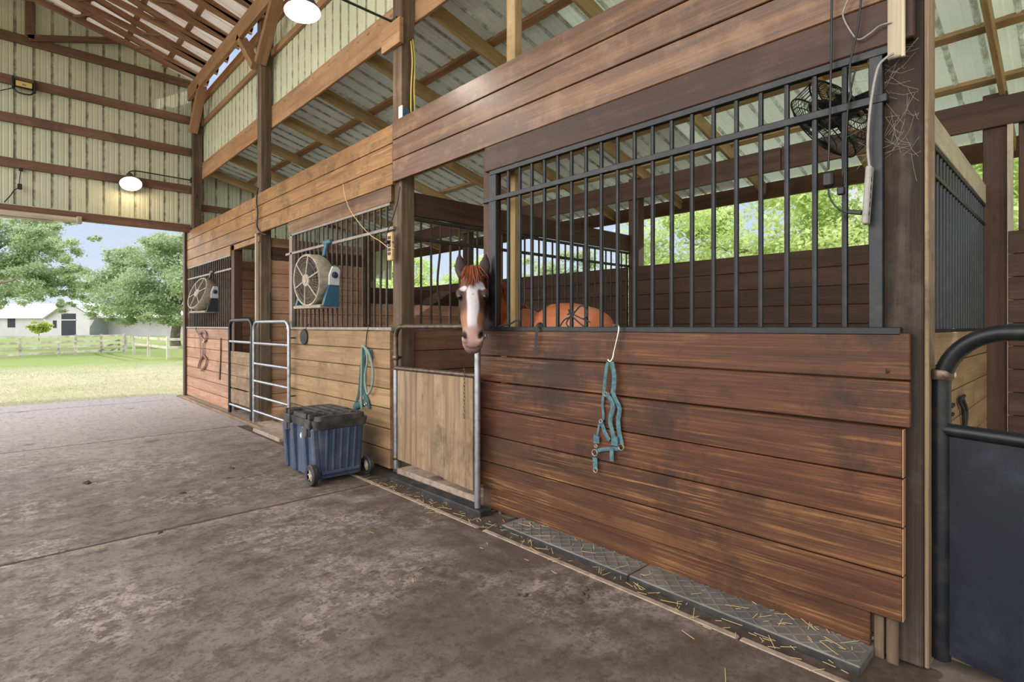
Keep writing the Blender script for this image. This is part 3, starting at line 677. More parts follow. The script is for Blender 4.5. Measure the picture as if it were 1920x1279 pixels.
# ------------------------------------------------------------------ measuring helper: where a sight line meets the plane X = const
def onx(u, v, X):
    a, b = (u - 960) / FP, (V0 - v) / FP; rx, ry = C_ * a + S_, -S_ * a + C_; t = X / rx
    return Vector((X, ry * t, H + b * t))
def ony(u, v, Y):
    a, b = (u - 960) / FP, (V0 - v) / FP; rx, ry = C_ * a + S_, -S_ * a + C_; t = Y / ry
    return Vector((rx * t, Y, H + b * t))
# ------------------------------------------------------------------ rolling storage chest
TX0, TX1, TY0, TY1 = 1.915, 2.385, 4.43, 5.17
T = thing('storage_chest', 'dusty navy plastic rolling tool chest on the concrete by the tan boards', 'storage chest', (2.15, 4.8, 0))
mb = MB()
def taper(mb, x0, x1, y0, y1, z0, z1, k, r, mi=0, n=4):
    """rounded-corner box narrowing by k towards its base"""
    def ring(z, s):
        P = []
        for cx, cy, a0 in ((x1 - r, y1 - r, 0), (x0 + r, y1 - r, PI / 2), (x0 + r, y0 + r, PI), (x1 - r, y0 + r, 1.5 * PI)):
            for i in range(n + 1):
                a = a0 + PI / 2 * i / n; P.append(((cx + r * math.cos(a) - (x0 + x1) / 2) * s + (x0 + x1) / 2, (cy + r * math.sin(a) - (y0 + y1) / 2) * s + (y0 + y1) / 2, z))
        return P
    A = ring(z0, 1 - k); B = ring(z1, 1); m = len(A)
    mb.add(A + B, [(i, (i + 1) % m, m + (i + 1) % m, m + i) for i in range(m)] + [tuple(range(m))[::-1], tuple(range(m, 2 * m))], None, None, False, mi)
taper(mb, TX0 + .02, TX1 - .02, TY0 + .02, TY1 - .02, .035, .475, .07, .03)
# upright ribs moulded into the end and the sides
for x in (TX0 + .10, TX0 + .165, TX0 + .235, TX0 + .30, TX0 + .365):
    mb.beam((x + (.15 - (x - TX0)) * .06, TY0 + .038, .09), (x, TY0 + .014, .46), .022, .02, up=(0, 1, 0), ch=.006)
mb.beam((TX0 + .06, TY0 + .034, .085), (TX1 - .06, TY0 + .034, .085), .03, .03, ch=.006)
for y in (TY0 + .055, TY0 + .25, TY0 + .50, TY1 - .055):
    mb.beam((TX0 + .036, y, .04), (TX0 + .004, y, .47), .05, .055, up=(1, 0, 0), ch=.012)
for y in [TY0 + .10 + .02 * k for k in range(6)]: mb.bx(TX0 + .022, TX0 + .04, y, y + .012, .06, .10, .003)
mb.build('body', 'tub', T)
mb = MB()
taper(mb, TX0 - .01, TX1 + .01, TY0 - .012, TY1 + .012, .465, .535, .035, .045)
taper(mb, TX0 + .012, TX1 - .012, TY0 + .008, TY1 - .008, .53, .572, -.02, .05)
for x in (TX0 + .10, TX0 + .18, TX0 + .27, TX0 + .35): mb.bx(x, x + .035, TY0 + .09, TY1 - .09, .565, .583, .008)
mb.bx(TX0 + .02, TX1 - .02, TY0 + .30, TY0 + .40, .565, .578, .006)
mb.build('lid', 'tublid', T)
for y in (TY0 + .13, TY1 - .17):
    mb = MB(); mb.bx(TX0 - .03, TX0 + .0, y - .05, y + .05, .40, .545, .012); mb.bx(TX0 - .03, TX0 + .09, y - .05, y - .02, .545, .592, .012); mb.bx(TX0 - .03, TX0 + .09, y + .02, y + .05, .545, .592, .012); mb.bx(TX0 - .045, TX0 - .02, y - .03, y + .03, .40, .47, .008)
    mb.build('latch', 'tublid', T)
for x, s in ((TX0 - .022, 1), (TX1 + .022, -1)):
    mb = MB(); Mx = Matrix.Translation((x, TY0 + .035, .088)) @ Matrix.Rotation(PI / 2, 4, 'Y')
    mb.lathe([(.05, -.022), (.08, -.024), (.088, -.016), (.088, .016), (.08, .024), (.05, .022)], 24, Mx, cap=False); w_ = mb.build('wheel', 'rubber', T)
    mb = MB(); mb.lathe([(.0, -.019), (.022, -.02), (.026, -.008), (.056, -.006), (.058, .006), (.026, .008), (.022, .02), (0, .019)], 20, Mx)
    for k in range(6): mb.beam((x - .012 * s, TY0 + .035, .088), (x - .012 * s, TY0 + .035 + .052 * math.cos(k * PI / 3), .088 + .052 * math.sin(k * PI / 3)), .012, .012, up=(1, 0, 0))
    mb.build('rim', 'fanw', w_)
mb = MB(); mb.prism([(0, .028), (.02, 0), (0, -.028), (-.02, 0)], TX0 + .006, TX0 + .02, lambda p, q, e: (e, TY0 + .34 + p, .375 + q)); mb.build('emblem', 'whitep', T)
# ------------------------------------------------------------------ fans hung on the bars
def fan(name, c, swivel, tilt, label, low):
    F = thing(name, label, 'fan', c, 'barn fans hung on the bars')
    Bm = Matrix(((0, 0, -1), (-1, 0, 0), (0, 1, 0)))
    R = Matrix.Rotation(swivel, 3, 'Z') @ Bm @ Matrix.Rotation(tilt, 3, 'X')
    R0 = Matrix.Rotation(swivel, 3, 'Z') @ Bm
    X4 = Matrix.Translation(c) @ R.to_4x4(); Y4 = Matrix.Translation(c) @ R0.to_4x4()
    mb = MB(); r = .272
    mb.lathe([(r - .016, .085), (r, .088), (r + .008, .075), (r + .004, .02), (r + .006, -.05), (r - .02, -.10), (r - .05, -.105), (r - .022, -.08), (r - .012, .0), (r - .016, .085)], 44, X4, cap=False)
    mb.build('housing', 'fanw', F)
    mb = MB()
    for k in range(44):
        a = 2 * PI * k / 44; ca, sa = math.cos(a), math.sin(a)
        mb.beam(X4 @ Vector((.075 * ca, .075 * sa, .085)), X4 @ Vector(((r - .006) * ca, (r - .006) * sa, .072)), .0028, .010, up=R @ Vector((0, 0, 1)), ch=.001)
    for q in (.13, .19, .235):
        mb.tube([X4 @ Vector((q * math.cos(a), q * math.sin(a), .08)) for a in [2 * PI * i / 36 for i in range(36)]], .003, 5, True)
    mb.build('guard', 'guard', F)
    for k in range(6):
        a = 2 * PI * k / 6 + .3; ca, sa = math.cos(a), math.sin(a)
        m2 = MB(); m2.beam(X4 @ Vector((.06 * ca, .06 * sa, .092)), X4 @ Vector((r * ca, r * sa, .082)), .016, .012, up=R @ Vector((0, 0, 1)), ch=.003); m2.build('spoke', 'fanw', F)
    mb = MB(); mb.lathe([(0, .105), (.03, .105), (.034, .098), (.062, .098), (.07, .09), (.07, .05), (.055, -.06), (0, -.06)], 24, X4); mb.build('hub', 'fanw', F)
    for k in range(4):
        a = 2 * PI * k / 4; m2 = MB(); pts = []
        for i in range(6):
            q = .05 + .19 * i / 5; w_ = .03 + .055 * math.sin(PI * min(1, i / 4.2)); tw = .6 - .07 * i
            for s in (-1, 1):
                pts.append(X4 @ (Matrix.Rotation(a, 3, 'Z') @ Vector((q, s * w_ * math.cos(tw), -.01 + s * w_ * math.sin(tw)))))
        m2.add(pts, [(2 * i, 2 * i + 1, 2 * i + 3, 2 * i + 2) for i in range(5)], None, None, True)
        o = m2.build('blade', 'fanblk', F); sm = o.modifiers.new('thick', 'SOLIDIFY'); sm.thickness = .003
    for s in (1, -1):                   # side pods of the stand
        def fn(p, q, e): return Y4 @ Vector((s * e, q, p))
        m2 = MB(); pod = [(-.13, .10), (-.10, .135), (-.05, .135), (-.03, .09), (-.01, .03), (-.01, -.06), (-.12, -.06)]
        m2.prism(pod, r + .004, r + .034, fn); p_ = m2.build('pod', 'fanface', F)
        m2 = MB(); m2.lathe([(.034, 0), (.034, .008), (.022, .012), (.02, .022), (0, .022)], 20, Y4 @ Matrix.Translation((s * (r + .034), .045, -.068)) @ Matrix.Rotation(s * PI / 2, 4, 'Y')); m2.build('dial', 'dial', p_)
        m2 = MB(); leg = [(-.125, -.062), (-.012, -.062), (.035, -.20), (.06, -.285), (-.125, -.285)]
        m2.prism(leg, r - .01, r + .030, fn); m2.build('stand_side', low, F)
    mb = MB(); mb.prism([(-.125, -.30), (.085, -.30), (.09, -.275), (.05, -.262), (-.11, -.285)], -r, r + .02, lambda p, q, e: Y4 @ Vector((e, q, p))); mb.build('base', 'fanw', F)
    mb = MB(); top = c + Vector((0, 0, r + .005)); z2 = 2.238
    mb.beam(top + Vector((.10, -.03, -.012)), (2.562, top.y - .03, z2 + .0), .05, .03, ch=.006); mb.beam(Vector((2.575, top.y - .11, z2 + .016)), Vector((2.575, top.y + .05, z2 + .016)), .05, .05, ch=.012)
    mb.build('clamp', low, F)
    return F
c1 = onx(588, 526, 2.43); c2 = onx(379, 553, 2.43)
fan('drum_fan', c1, .10, .05, 'large dusty drum fan with teal blue stand hung on the bars of the tan stall', 'fanblue')
fan('drum_fan', c2, .18, -.34, 'tilted drum fan with charcoal stand hung on the bars of the far stall', 'fanblk')
# wire cage fan inside the near stall
c = Vector((2.95, .855, 2.35)); W = thing('cage_fan', 'black wire cage fan mounted high inside the near stall by the corner post', 'fan', c)
ax = Vector((-.25, .62, -.62)).normalized(); u_ = Vector((.2, 0, 1)).cross(ax).normalized(); v_ = ax.cross(u_)
X4 = Matrix.Translation(c) @ Matrix((u_, v_, ax)).transposed().to_4x4()
mb = MB()
for q, z in ((.20, .055), (.20, -.055), (.165, .075), (.12, .085), (.165, -.075), (.12, -.085), (.05, .088), (.05, -.088)):
    mb.tube([X4 @ Vector((q * math.cos(a), q * math.sin(a), z)) for a in [2 * PI * i / 32 for i in range(32)]], .0045 if q > .19 else .0025, 5, True)
for k in range(44):
    a = 2 * PI * k / 44; ca, sa = math.cos(a), math.sin(a)
    mb.tube([X4 @ Vector((q * ca, q * sa, z)) for q, z in ((.05, .088), (.12, .085), (.165, .075), (.20, .055), (.20, -.055), (.165, -.075), (.12, -.085), (.05, -.088))], .0017, 4)
mb.build('cage', 'black', W)
mb = MB(); mb.lathe([(0, -.10), (.06, -.10), (.065, -.06), (.05, .0), (.03, .04), (0, .04)], 18, X4); mb.build('motor', 'blackp', W)
for k in range(3):
    a = 2 * PI * k / 3; pts = []
    for i in range(5):
        q = .04 + .14 * i / 4; w_ = .03 + .05 * math.sin(PI * i / 4.5)
        for s in (-1, 1): pts.append(X4 @ (Matrix.Rotation(a, 3, 'Z') @ Vector((q, s * w_ * .9, s * w_ * .45))))
    m2 = MB(); m2.add(pts, [(2 * i, 2 * i + 1, 2 * i + 3, 2 * i + 2) for i in range(4)], None, None, True); o = m2.build('blade', 'blackp', W); o.modifiers.new('thick', 'SOLIDIFY').thickness = .003
mb = MB(); mb.beam((2.70, .60, 2.33), c - ax * .09, .03, .045); mb.box((2.69, .60, 2.33), (.10, .02, .12)); mb.build('bracket', 'black', W)
# ------------------------------------------------------------------ gooseneck barn lamps
def barn_lamp(x, y, zr_, x1, r, mat, col, energy, tilt, label):
    Lm = thing('barn_lamp', label, 'lamp', (x, y, zr_), 'gooseneck barn lamps')
    k = r / .18
    mb = MB(); T4 = Matrix.Translation((x, y, zr_)) @ Matrix.Rotation(-tilt, 4, 'X'); ap = T4 @ Vector((0, 0, .24)); nk = T4 @ Vector((0, 0, .30))
    mb.lathe([(.18 * k, 0), (.184 * k, .004), (.172 * k, .02), (.12 * k, .11), (.075 * k, .16), (.06, .19), (.05, .23), (.03, .25), (0, .252)], 36, T4, mi=0, cap=False)
    mb.lathe([(.18 * k, 0), (.166 * k, .018), (.114 * k, .106), (.07 * k, .155), (.0, .165)], 36, T4, mi=1, cap=False)
    mb.build('shade', ['shadem', 'shadei'], Lm)
    mb = MB(); mb.lathe([(0, -.015), (.04, -.008), (.062, .02), (.066, .05), (.05, .085), (.03, .115), (.025, .15), (0, .15)], 20, T4 @ Matrix.Translation((0, 0, .02))); mb.build('bulb', mat, Lm)
    mb = MB(); z2 = 4.06
    y1 = ap.y; P = [(x1, y1, z2 + .06), (x + .16, y1, z2 + .07), (x + .06, y1, z2 + .06), tuple(nk), tuple(ap)]
    mb.tube([P[0]] + smooth_path(P[1:], 5), .011, 8); mb.box((x1 - .008, y1, z2 + .06), (.02, .09, .09), None, .006); mb.build('arm', 'green', Lm)
    ld = bpy.data.lights.new('bulb_light', 'POINT'); ld.energy = energy; ld.color = col; ld.shadow_soft_size = .07
    lo = bpy.data.objects.new('bulb_light', ld); COL.objects.link(lo); lo.parent = Lm; lo.location = (0, -.02 * tilt, -.03)
barn_lamp(1.75, 4.31, 3.86, 2.618, .138, 'bulbn', (1, .93, .82), LAMP, .16, 'lit barn lamp with black shade and dark green arm, above the aisle near the trusses')
barn_lamp(1.645, 11.55, 3.85, 2.618, .165, 'bulbf', (1, .72, .42), LAMP * .45, .62, 'lit warm barn lamp on a long thin arm in front of the gable wall')
# work light on the gable girt
p = Vector((.25, GY - .085, 5.22)); WL_ = thing('work_light', 'small yellow work light in a black frame clamped on the gable wall girt', 'work light', p)
mb = MB(); mb.box(p, (.235, .05, .115), None, .012)
for s in (-1, 1): mb.box(p + Vector((s * .13, 0, .005)), (.028, .07, .20), None, .008)
mb.tube(smooth_path([p + Vector(q) for q in ((-.12, 0, -.08), (-.07, -.01, -.14), (.07, -.01, -.14), (.12, 0, -.08))], 4), .011, 6); mb.build('frame', 'blackp', WL_)
mb = MB(); mb.box(p + Vector((0, -.026, 0)), (.195, .012, .082), None, .004); mb.build('lens', 'yellow', WL_)
mb = MB(); mb.box(p + Vector((.0, -.033, -.005)), (.05, .006, .022), None, .002); mb.build('led_chip', 'beam', WL_)
mb = MB(); mb.tube(smooth_path([p + Vector(q) for q in ((-.10, .02, -.05), (-.2, .02, -.12), (-.34, .03, -.19), (-.5, .04, -.22))], 5), .007, 6); mb.build('cord', 'blackp', WL_)
def cord(name, P, r, mat, label, cat='cord', n=5, group=None):
    mb = MB(); mb.tube(smooth_path(P, n), r, 6); o = mb.build(name, mat); return tag(o, label, cat, group)
mb = MB(); mb.tube(smooth_path([ony(u, v, 11.76) for u, v in ((39, 318), (37, 335), (36, 346))], 3), .006, 6)
Q = [ony(u, v, 11.72) for u, v in ((38, 347), (36, 352), (27, 356), (20, 366), (8, 379))]
mb.tube(smooth_path(Q, 4), .008, 6); mb.box(ony(39, 318, 11.76), (.05, .04, .05), None, .01); mb.box(ony(37, 350, 11.73), (.06, .05, .09), None, .015); o = mb.build('power_lead', 'blackp'); tag(o, 'black cord and plug hanging under the lowest girt of the gable wall', 'cord')
# ------------------------------------------------------------------ electrics on the posts
S1 = thing('power_strip', 'beige power strip with black sockets on the post left of the plywood gate', 'power strip', (2.57, 4.30, 2.06))
mb = MB(); mb.bx(2.545, 2.578, 4.285, 4.365, 1.935, 2.19, .008); mb.build('body', 'beige', S1)
for k in range(5):
    mb = MB(); mb.bx(2.54, 2.548, 4.30, 4.345, 1.985 + .036 * k, 2.01 + .036 * k, .003); mb.build('socket', 'blackp', S1)
mb = MB(); mb.bx(2.505, 2.545, 4.305, 4.345, 2.085, 2.115, .006); mb.build('plug', 'blackp', S1)
cord('extension_cord', [onx(u, v, 2.55) for u, v in ((643, 345), (648, 372), (660, 400), (690, 437), (712, 452), (728, 464), (739, 466))], .004, 'beige', 'pale extension cord draped from the overhead boards to the beige power strip')
cord('extension_cord', [onx(u, v, 2.555) for u, v in ((750, 350), (745, 380), (736, 410), (726, 436), (731, 448), (738, 455))], .005, 'blackp', 'black cord dropping along the post to the beige power strip')
S2 = thing('outlet_box', 'small green outlet box with white cover atop the overhead boards at the post', 'outlet box', (2.6, 4.28, 3.21))
mb = MB(); mb.bx(2.60, 2.67, 4.19, 4.237, 3.205, 3.30, .006); mb.build('box', 'fanblue', S2)
mb = MB(); mb.bx(2.592, 2.602, 4.185, 4.245, 3.198, 3.315, .003); mb.build('cover', 'whitep', S2)
cord('yellow_cord', [Vector((2.70, 4.21, 3.93)), Vector((2.71, 4.20, 3.75)), Vector((2.70, 4.205, 3.5)), Vector((2.705, 4.21, 3.27)), Vector((2.735, 4.205, 3.28)), Vector((2.725, 4.195, 3.5)), Vector((2.735, 4.2, 3.75)), Vector((2.72, 4.21, 3.95))], .007, 'yellowcord', 'yellow cord looped down the post above the green outlet box')
X = 2.545
mb = MB(); mb.bx(2.56, 2.58, .49, .545, 2.40, 3.6, .004); mb.bx(2.545, 2.562, .485, .497, 2.39, 3.6, .002); o = mb.build('pale_batten', 'palewood'); tag(o, 'narrow pale batten fixed upright over the corner post and overhead boards', 'batten')
A = thing('power_adapter', 'black power adapter hanging by its cord in front of the near bars', 'power adapter', onx(1553, 337, X))
mb = MB(); p = onx(1553, 337, X); mb.box(p, (.034, .042, .062), None, .008); mb.build('body', 'blackp', A)
mb = MB(); mb.tube(smooth_path([onx(u, v, X) for u, v in ((1560, -60), (1559, 60), (1557, 180), (1553, 318))], 6), .0045, 6); mb.build('cord', 'blackp', A)
mb = MB(); mb.tube(smooth_path([onx(u, v, X) for u, v in ((1553, 354), (1556, 370), (1566, 386), (1582, 397), (1600, 398))], 5), .0035, 6); mb.beam(onx(1590, 397, X), onx(1617, 399, X), .018, .018); mb.build('lead', 'blackp', A)
S3 = thing('power_strip', 'grey power strip dangling in front of the bars beside the corner post', 'power strip', onx(1627, 365, X))
mb = MB(); mb.beam(onx(1631, 312, X), onx(1623, 421, X), .022, .042, up=(1, 0, 0), ch=.008); mb.build('body', 'greyp', S3)
mb = MB(); mb.tube(smooth_path([onx(u, v, X) for u, v in ((1630, 312), (1627, 270), (1632, 200), (1645, 130), (1662, 108), (1676, 100))], 5), .005, 6); mb.build('cord', 'greyp', S3)
for k in range(5):
    q = onx(1629 - 1.2 * k, 336 + 16 * k, X - .012); mb = MB(); mb.box(q, (.006, .022, .02), None, .002); mb.build('socket', 'blackp', S3)
cord('power_lead', [onx(u, v, X) for u, v in ((1618, -40), (1610, 40), (1600, 90), (1594, 120), (1594, 160), (1596, 175), (1592, 190))], .004, 'blackp', 'black cord looping over the dark overhead board near the corner post')
mb = MB(); mb.tube(smooth_path([onx(u, v, X + .02) for u, v in ((1604, 130), (1590, 200), (1585, 300), (1583, 345))], 5), .0035, 6); mb.box(onx(1577, 358, X + .01), (.02, .028, .034), None, .005); o = mb.build('loose_plug', 'blackp'); tag(o, 'black plug dangling unplugged beside the power adapter', 'plug')
cord('white_wire', [onx(u, v, 2.555) for u, v in ((1600, -20), (1583, 15), (1582, 35), (1600, 66), (1612, 74), (1632, 62), (1650, 48), (1672, 42))], .003, 'greyp', 'white wire curling across the overhead boards to the pale batten')
cord('cable', [onx(u, v, 2.565) for u, v in ((484, 352), (481, 375), (483, 400), (482, 425), (490, 437), (500, 440))], .009, 'blackp', 'dark cable bundle running down over the golden overhead boards')
cord('knotted_rope', [ony(u, v, 7.875) for u, v in ((507, 548), (508, 580), (507, 610), (507, 636))], .009, 'blackp', 'black knotted cord hanging on the post behind the six-rail gate')
mb = MB(); q = ony(1779, 772, .590)
mb.box(q, (.03, .02, .16), None, .004); mb.box(q + Vector((.05, -.01, .035)), (.09, .02, .025), None, .004); mb.box(q + Vector((.045, -.01, -.02)), (.06, .02, .02), None, .004); o = mb.build('door_latch', 'blackp'); tag(o, 'black iron latch on the tan half wall behind the black gate', 'latch')
cord('black_strap', [ony(u, v, .58) for u, v in ((1808, 742), (1800, 752), (1806, 768), (1809, 800), (1812, 770), (1804, 745))], .012, 'blackstrap', 'black strap hanging on the tan half wall behind the black gate', 'strap')
# ------------------------------------------------------------------ tack hanging on the fronts
def strap(mb, P, X, r, dx=0.0, n=4): mb.tube(smooth_path([onx(u, v, X) for u, v in P], n), r, 8, flat=(0, 1, .1))
def hook(parent, P, X, mat, r=.0045):
    mb = MB(); mb.tube(smooth_path([onx(u, v, x) for u, v, x in P], 4), r, 6); return mb.build('hook', mat, parent)
def c2(P): return [(1060 + x / 3.761, 580 + y / 3.761) for x, y in P]
Ht = thing('halter', 'teal webbing halter hanging from a hook on the dark red-brown boards', 'halter', (2.54, 1.9, .9))
hook(Ht, [(1150, 612, 2.61), (1155, 609, 2.60), (1160, 611, 2.56), (1160, 622, 2.553), (1155, 645, 2.552), (1151, 662, 2.552), (1149, 672, 2.548), (1144, 678, 2.545), (1140, 674, 2.545)], 2.55, 'brass', .005)
for nm, P, r, x in (('crown_strap', [(325, 372), (340, 440), (345, 500), (335, 590)], .016, 2.548), ('crown_strap', [(300, 372), (285, 440), (278, 520), (270, 600)], .011, 2.543),
    ('cheek_strap', [(335, 590), (355, 640), (382, 700), (372, 780), (380, 870), (400, 955)], .015, 2.546), ('cheek_strap', [(290, 595), (325, 650), (335, 700), (315, 780), (330, 860), (350, 930)], .015, 2.54),
    ('throat_strap', [(268, 600), (262, 680), (268, 760), (255, 790)], .009, 2.55), ('throat_strap', [(250, 785), (272, 850), (295, 900), (312, 925)], .014, 2.55),
    ('nose_strap', [(215, 1000), (260, 990), (320, 985), (385, 985)], .011, 2.548), ('nose_strap', [(325, 975), (326, 1010), (327, 1070)], .014, 2.54),
    ('chin_strap', [(240, 800), (228, 870), (220, 920)], .007, 2.548), ('chin_strap', [(208, 1045), (210, 1090), (212, 1130)], .017, 2.545), ('chin_strap', [(222, 890), (218, 915), (220, 945)], .022, 2.545)):
    mb = MB(); strap(mb, c2(P), x, r); mb.build(nm, 'teal', Ht)
for x, y, r in ((285, 600, .012), (250, 790, .011), (350, 940, .016), (392, 972, .018), (207, 1012, .019), (212, 1135, .014), (215, 965, .009)):
    mb = MB(); c_ = onx(1060 + x / 3.761, 580 + y / 3.761, 2.54)
    mb.tube([c_ + Vector((0, r * math.cos(a), r * math.sin(a))) for a in [2 * PI * i / 14 for i in range(14)]], .0035, 6, True); mb.build('ring', 'brass', Ht)
mb = MB(); c_ = onx(1060 + 350 / 3.761, 580 + 930 / 3.761, 2.535); mb.box(c_, (.014, .045, .055), None, .01); mb.build('knot', 'teal', Ht)
def c3(P): return [(640 + x / 6.393, 600 + y / 6.393) for x, y in P]
Lr = thing('lead_rope', 'pale rope and teal halter hanging from a hook on the tan boards above the chest', 'lead rope', (2.55, 4.75, .9))
hook(Lr, [(683, 609, 2.62), (688, 609, 2.60), (691, 612, 2.57), (688, 625, 2.567), (686, 648, 2.566), (685, 654, 2.55)], 2.56, 'black', .005)
for nm, P, r, x, m in (('rope', [(300, 360), (265, 318), (250, 340), (245, 600), (240, 900), (245, 1070)], .012, 2.548, 'tealrope'), ('rope', [(270, 320), (330, 400), (378, 600), (370, 780), (320, 890), (288, 790), (285, 650), (312, 500), (300, 360)], .012, 2.535, 'tealrope'),
    ('strap', [(262, 330), (230, 560), (205, 860), (180, 960), (150, 1040)], .014, 2.565, 'tealdark'), ('strap', [(285, 330), (262, 500), (270, 700), (262, 860), (310, 960), (330, 1060)], .024, 2.562, 'tealdark'), ('strap', [(345, 350), (360, 420), (345, 520)], .018, 2.565, 'tealdark'), ('strap', [(150, 1050), (230, 1010), (300, 960)], .03, 2.566, 'tealdark')):
    mb = MB()
    if nm == 'rope': mb.tube(smooth_path([onx(u, v, x) for u, v in c3(P)], 5), r, 8)
    else: strap(mb, c3(P), x, r)
    mb.build(nm, m, Lr)
mb = MB(); c_ = onx(640 + 287 / 6.393, 600 + 1005 / 6.393, 2.535); mb.tube([c_ + Vector((0, .018 * math.cos(a), .018 * math.sin(a))) for a in [2 * PI * i / 14 for i in range(14)]], .005, 6, True); mb.build('ring', 'brass', Lr)
def c4(P): return [(340 + x / 5.118, 470 + y / 5.118) for x, y in P]
Br = thing('bridle', 'brown leather bridle hanging from a hook on the orange-brown boards', 'bridle', (2.55, 10.7, .95))
hook(Br, [(378, 609, 2.61), (372, 612, 2.58), (367, 616, 2.56), (370, 624, 2.555), (374, 628, 2.55)], 2.56, 'black', .006)
for nm, P, r in (('headpiece', [(165, 800), (200, 775), (235, 800), (230, 860), (200, 850), (180, 810)], .028), ('rein', [(180, 830), (182, 920), (184, 1020)], .016), ('cheekpiece', [(205, 850), (213, 930), (210, 1000)], .022), ('noseband', [(210, 1000), (180, 1050), (160, 1120)], .03), ('noseband', [(210, 1005), (240, 1050), (225, 1110), (190, 1150)], .022)):
    mb = MB(); strap(mb, c4(P), 2.555, r); mb.build(nm, 'leather', Br)
mb = MB(); c_ = onx(*c4([(212, 870)])[0], 2.545); mb.tube([c_ + Vector((0, .03 * math.cos(a), .03 * math.sin(a))) for a in [2 * PI * i / 14 for i in range(14)]], .007, 6, True); mb.build('bit', 'brass', Br)
cord('chain', [onx(u, v, 2.57) for u, v in ((414, 634), (414, 660), (413, 690), (412, 712))], .012, 'bronze', 'thin rusty chain hanging down the right edge of the orange-brown boards', 'chain')
Cp = thing('hanging_disc', 'small black round disc hanging from a hook at the top of the tan boards', 'disc', onx(571, 633, 2.565))
hook(Cp, [(573, 618, 2.56), (575, 613, 2.57), (580, 608, 2.60), (584, 613, 2.58), (588, 617, 2.57)], 2.56, 'black', .005)
mb = MB(); mb.lathe([(0, -.012), (.05, -.01), (.056, 0), (.05, .01), (0, .012)], 20, Matrix.Translation(onx(570, 632, 2.55)) @ Matrix.Rotation(.5, 4, 'Z') @ Matrix.Rotation(PI / 2, 4, 'Y') @ Matrix.Diagonal((1.7, 1, 1, 1))); mb.build('disc', 'blackp', Cp)
Bs = thing('black_strap', 'short black strap hooked over the black bottom rail by the plywood gate', 'strap', onx(1008, 630, 2.55))
mb = MB(); mb.tube(smooth_path([onx(u, v, x) for u, v, x in ((1018, 611, 2.63), (1013, 605, 2.61), (1007, 609, 2.57), (1006, 622, 2.555), (1005, 640, 2.553), (1003, 660, 2.55))], 4), [.007] * 9 + [.011] * 12, 8, flat=(0, 1, 0)); mb.build('strap', 'blackstrap', Bs)
mb = MB(); mb.box(onx(1016, 611, 2.62), (.04, .05, .035), None, .01); mb.build('knot', 'blackstrap', Bs)
Tg = thing('cord_tangle', 'tangle of black cords tied to the near bars in front of the horse back', 'cord', onx(1072, 592, 2.6))
for P in ([(1050, 612), (1058, 600), (1072, 592), (1088, 574), (1098, 578), (1102, 590), (1094, 598)], [(1070, 590), (1080, 600), (1094, 612)], [(1068, 594), (1062, 606), (1066, 613)], [(1072, 588), (1088, 596), (1106, 604)], [(1066, 580), (1070, 592), (1078, 584), (1064, 590)]):
    mb = MB(); mb.tube(smooth_path([onx(u, v, 2.585) for u, v in P], 5), .0048, 6); mb.build('loop', 'blackstrap', Tg)
mb = MB(); mb.tube(smooth_path([onx(u, v, 2.585) for u, v in ((936, 612), (955, 608), (968, 601), (973, 604), (972, 613))], 5), .006, 6); o = mb.build('cord_loop', 'blackstrap'); tag(o, 'small loop of black cord on the bottom rail at the pine post', 'cord')
# straw scattered along the slab edge and over the mats
def straw():
    mb = MB()
    for i in range(210):
        if i < 140: x = 2.36 + RN.normal(0, .05); y = .6 + 3.9 * RN.random(); z = .008
        elif i < 190: x = 2.44 + .16 * RN.random(); y = .62 + .5 * RN.random() if i < 165 else 1.0 + 1.6 * RN.random(); z = .036
        else: x = 1.4 + 1.0 * RN.random(); y = .8 + 4 * RN.random() ** 1.3; z = .004
        a = RN.random() * PI; l = .012 + .045 * RN.random() ** 2; d = Vector((math.cos(a), math.sin(a), .05)) * l
        mb.beam(Vector((x, y, z)) - d, Vector((x, y, z)) + d, .0024, .0016, ch=.0004)
    o = mb.build('straw', 'straw'); tag(o, 'bits of straw scattered along the slab edge and mats', 'straw', kind='stuff')
straw()

def clods():
    mb = MB()
    for u, v, r in ((435, 878, .02), (428, 897, .012), (160, 908, .03), (345, 925, .02), (1100, 1120, .03), (985, 1118, .02), (640, 905, .012), (300, 1000, .014)):
        b_ = (V0 - v) / FP; a = (u - 960) / FP; t_ = -H / b_; x, y = (C_ * a + S_) * t_, (-S_ * a + C_) * t_
        for k in range(4):
            q = Vector((x + RN.normal(0, r), y + RN.normal(0, r), .003)); s_ = r * (.4 + .5 * RN.random())
            mb.lathe([(0, -s_ * .1), (s_, 0), (s_ * .8, s_ * .35), (s_ * .3, s_ * .55), (0, s_ * .6)], 7, Matrix.Translation(q) @ Matrix.Rotation(RN.random() * 3, 4, 'Z') @ Matrix.Diagonal((1, .7, 1, 1)))
    o = mb.build('dirt', 'earth'); tag(o, 'crumbs of dark dirt dropped on the concrete aisle', 'dirt', kind='stuff')
clods()
def cobweb():
    mb = MB()
    for i in range(70):
        a = Vector((2.615, .46 + .16 * RN.random(), 2.02 + .45 * RN.random())); l = .05 + .14 * RN.random()
        b_ = a + Vector((-.01 - .03 * RN.random(), RN.normal(.02, .07), RN.normal(0, .08)))
        if b_.y < .44: b_.y = .45
        m_ = (a + b_) / 2 + Vector((0, 0, -.012)); mb.tube([a, m_, b_], .0005, 4)
    o = mb.build('cobweb', 'web'); tag(o, 'dusty cobweb strands clinging to the dark corner post', 'cobweb', kind='stuff')
cobweb()
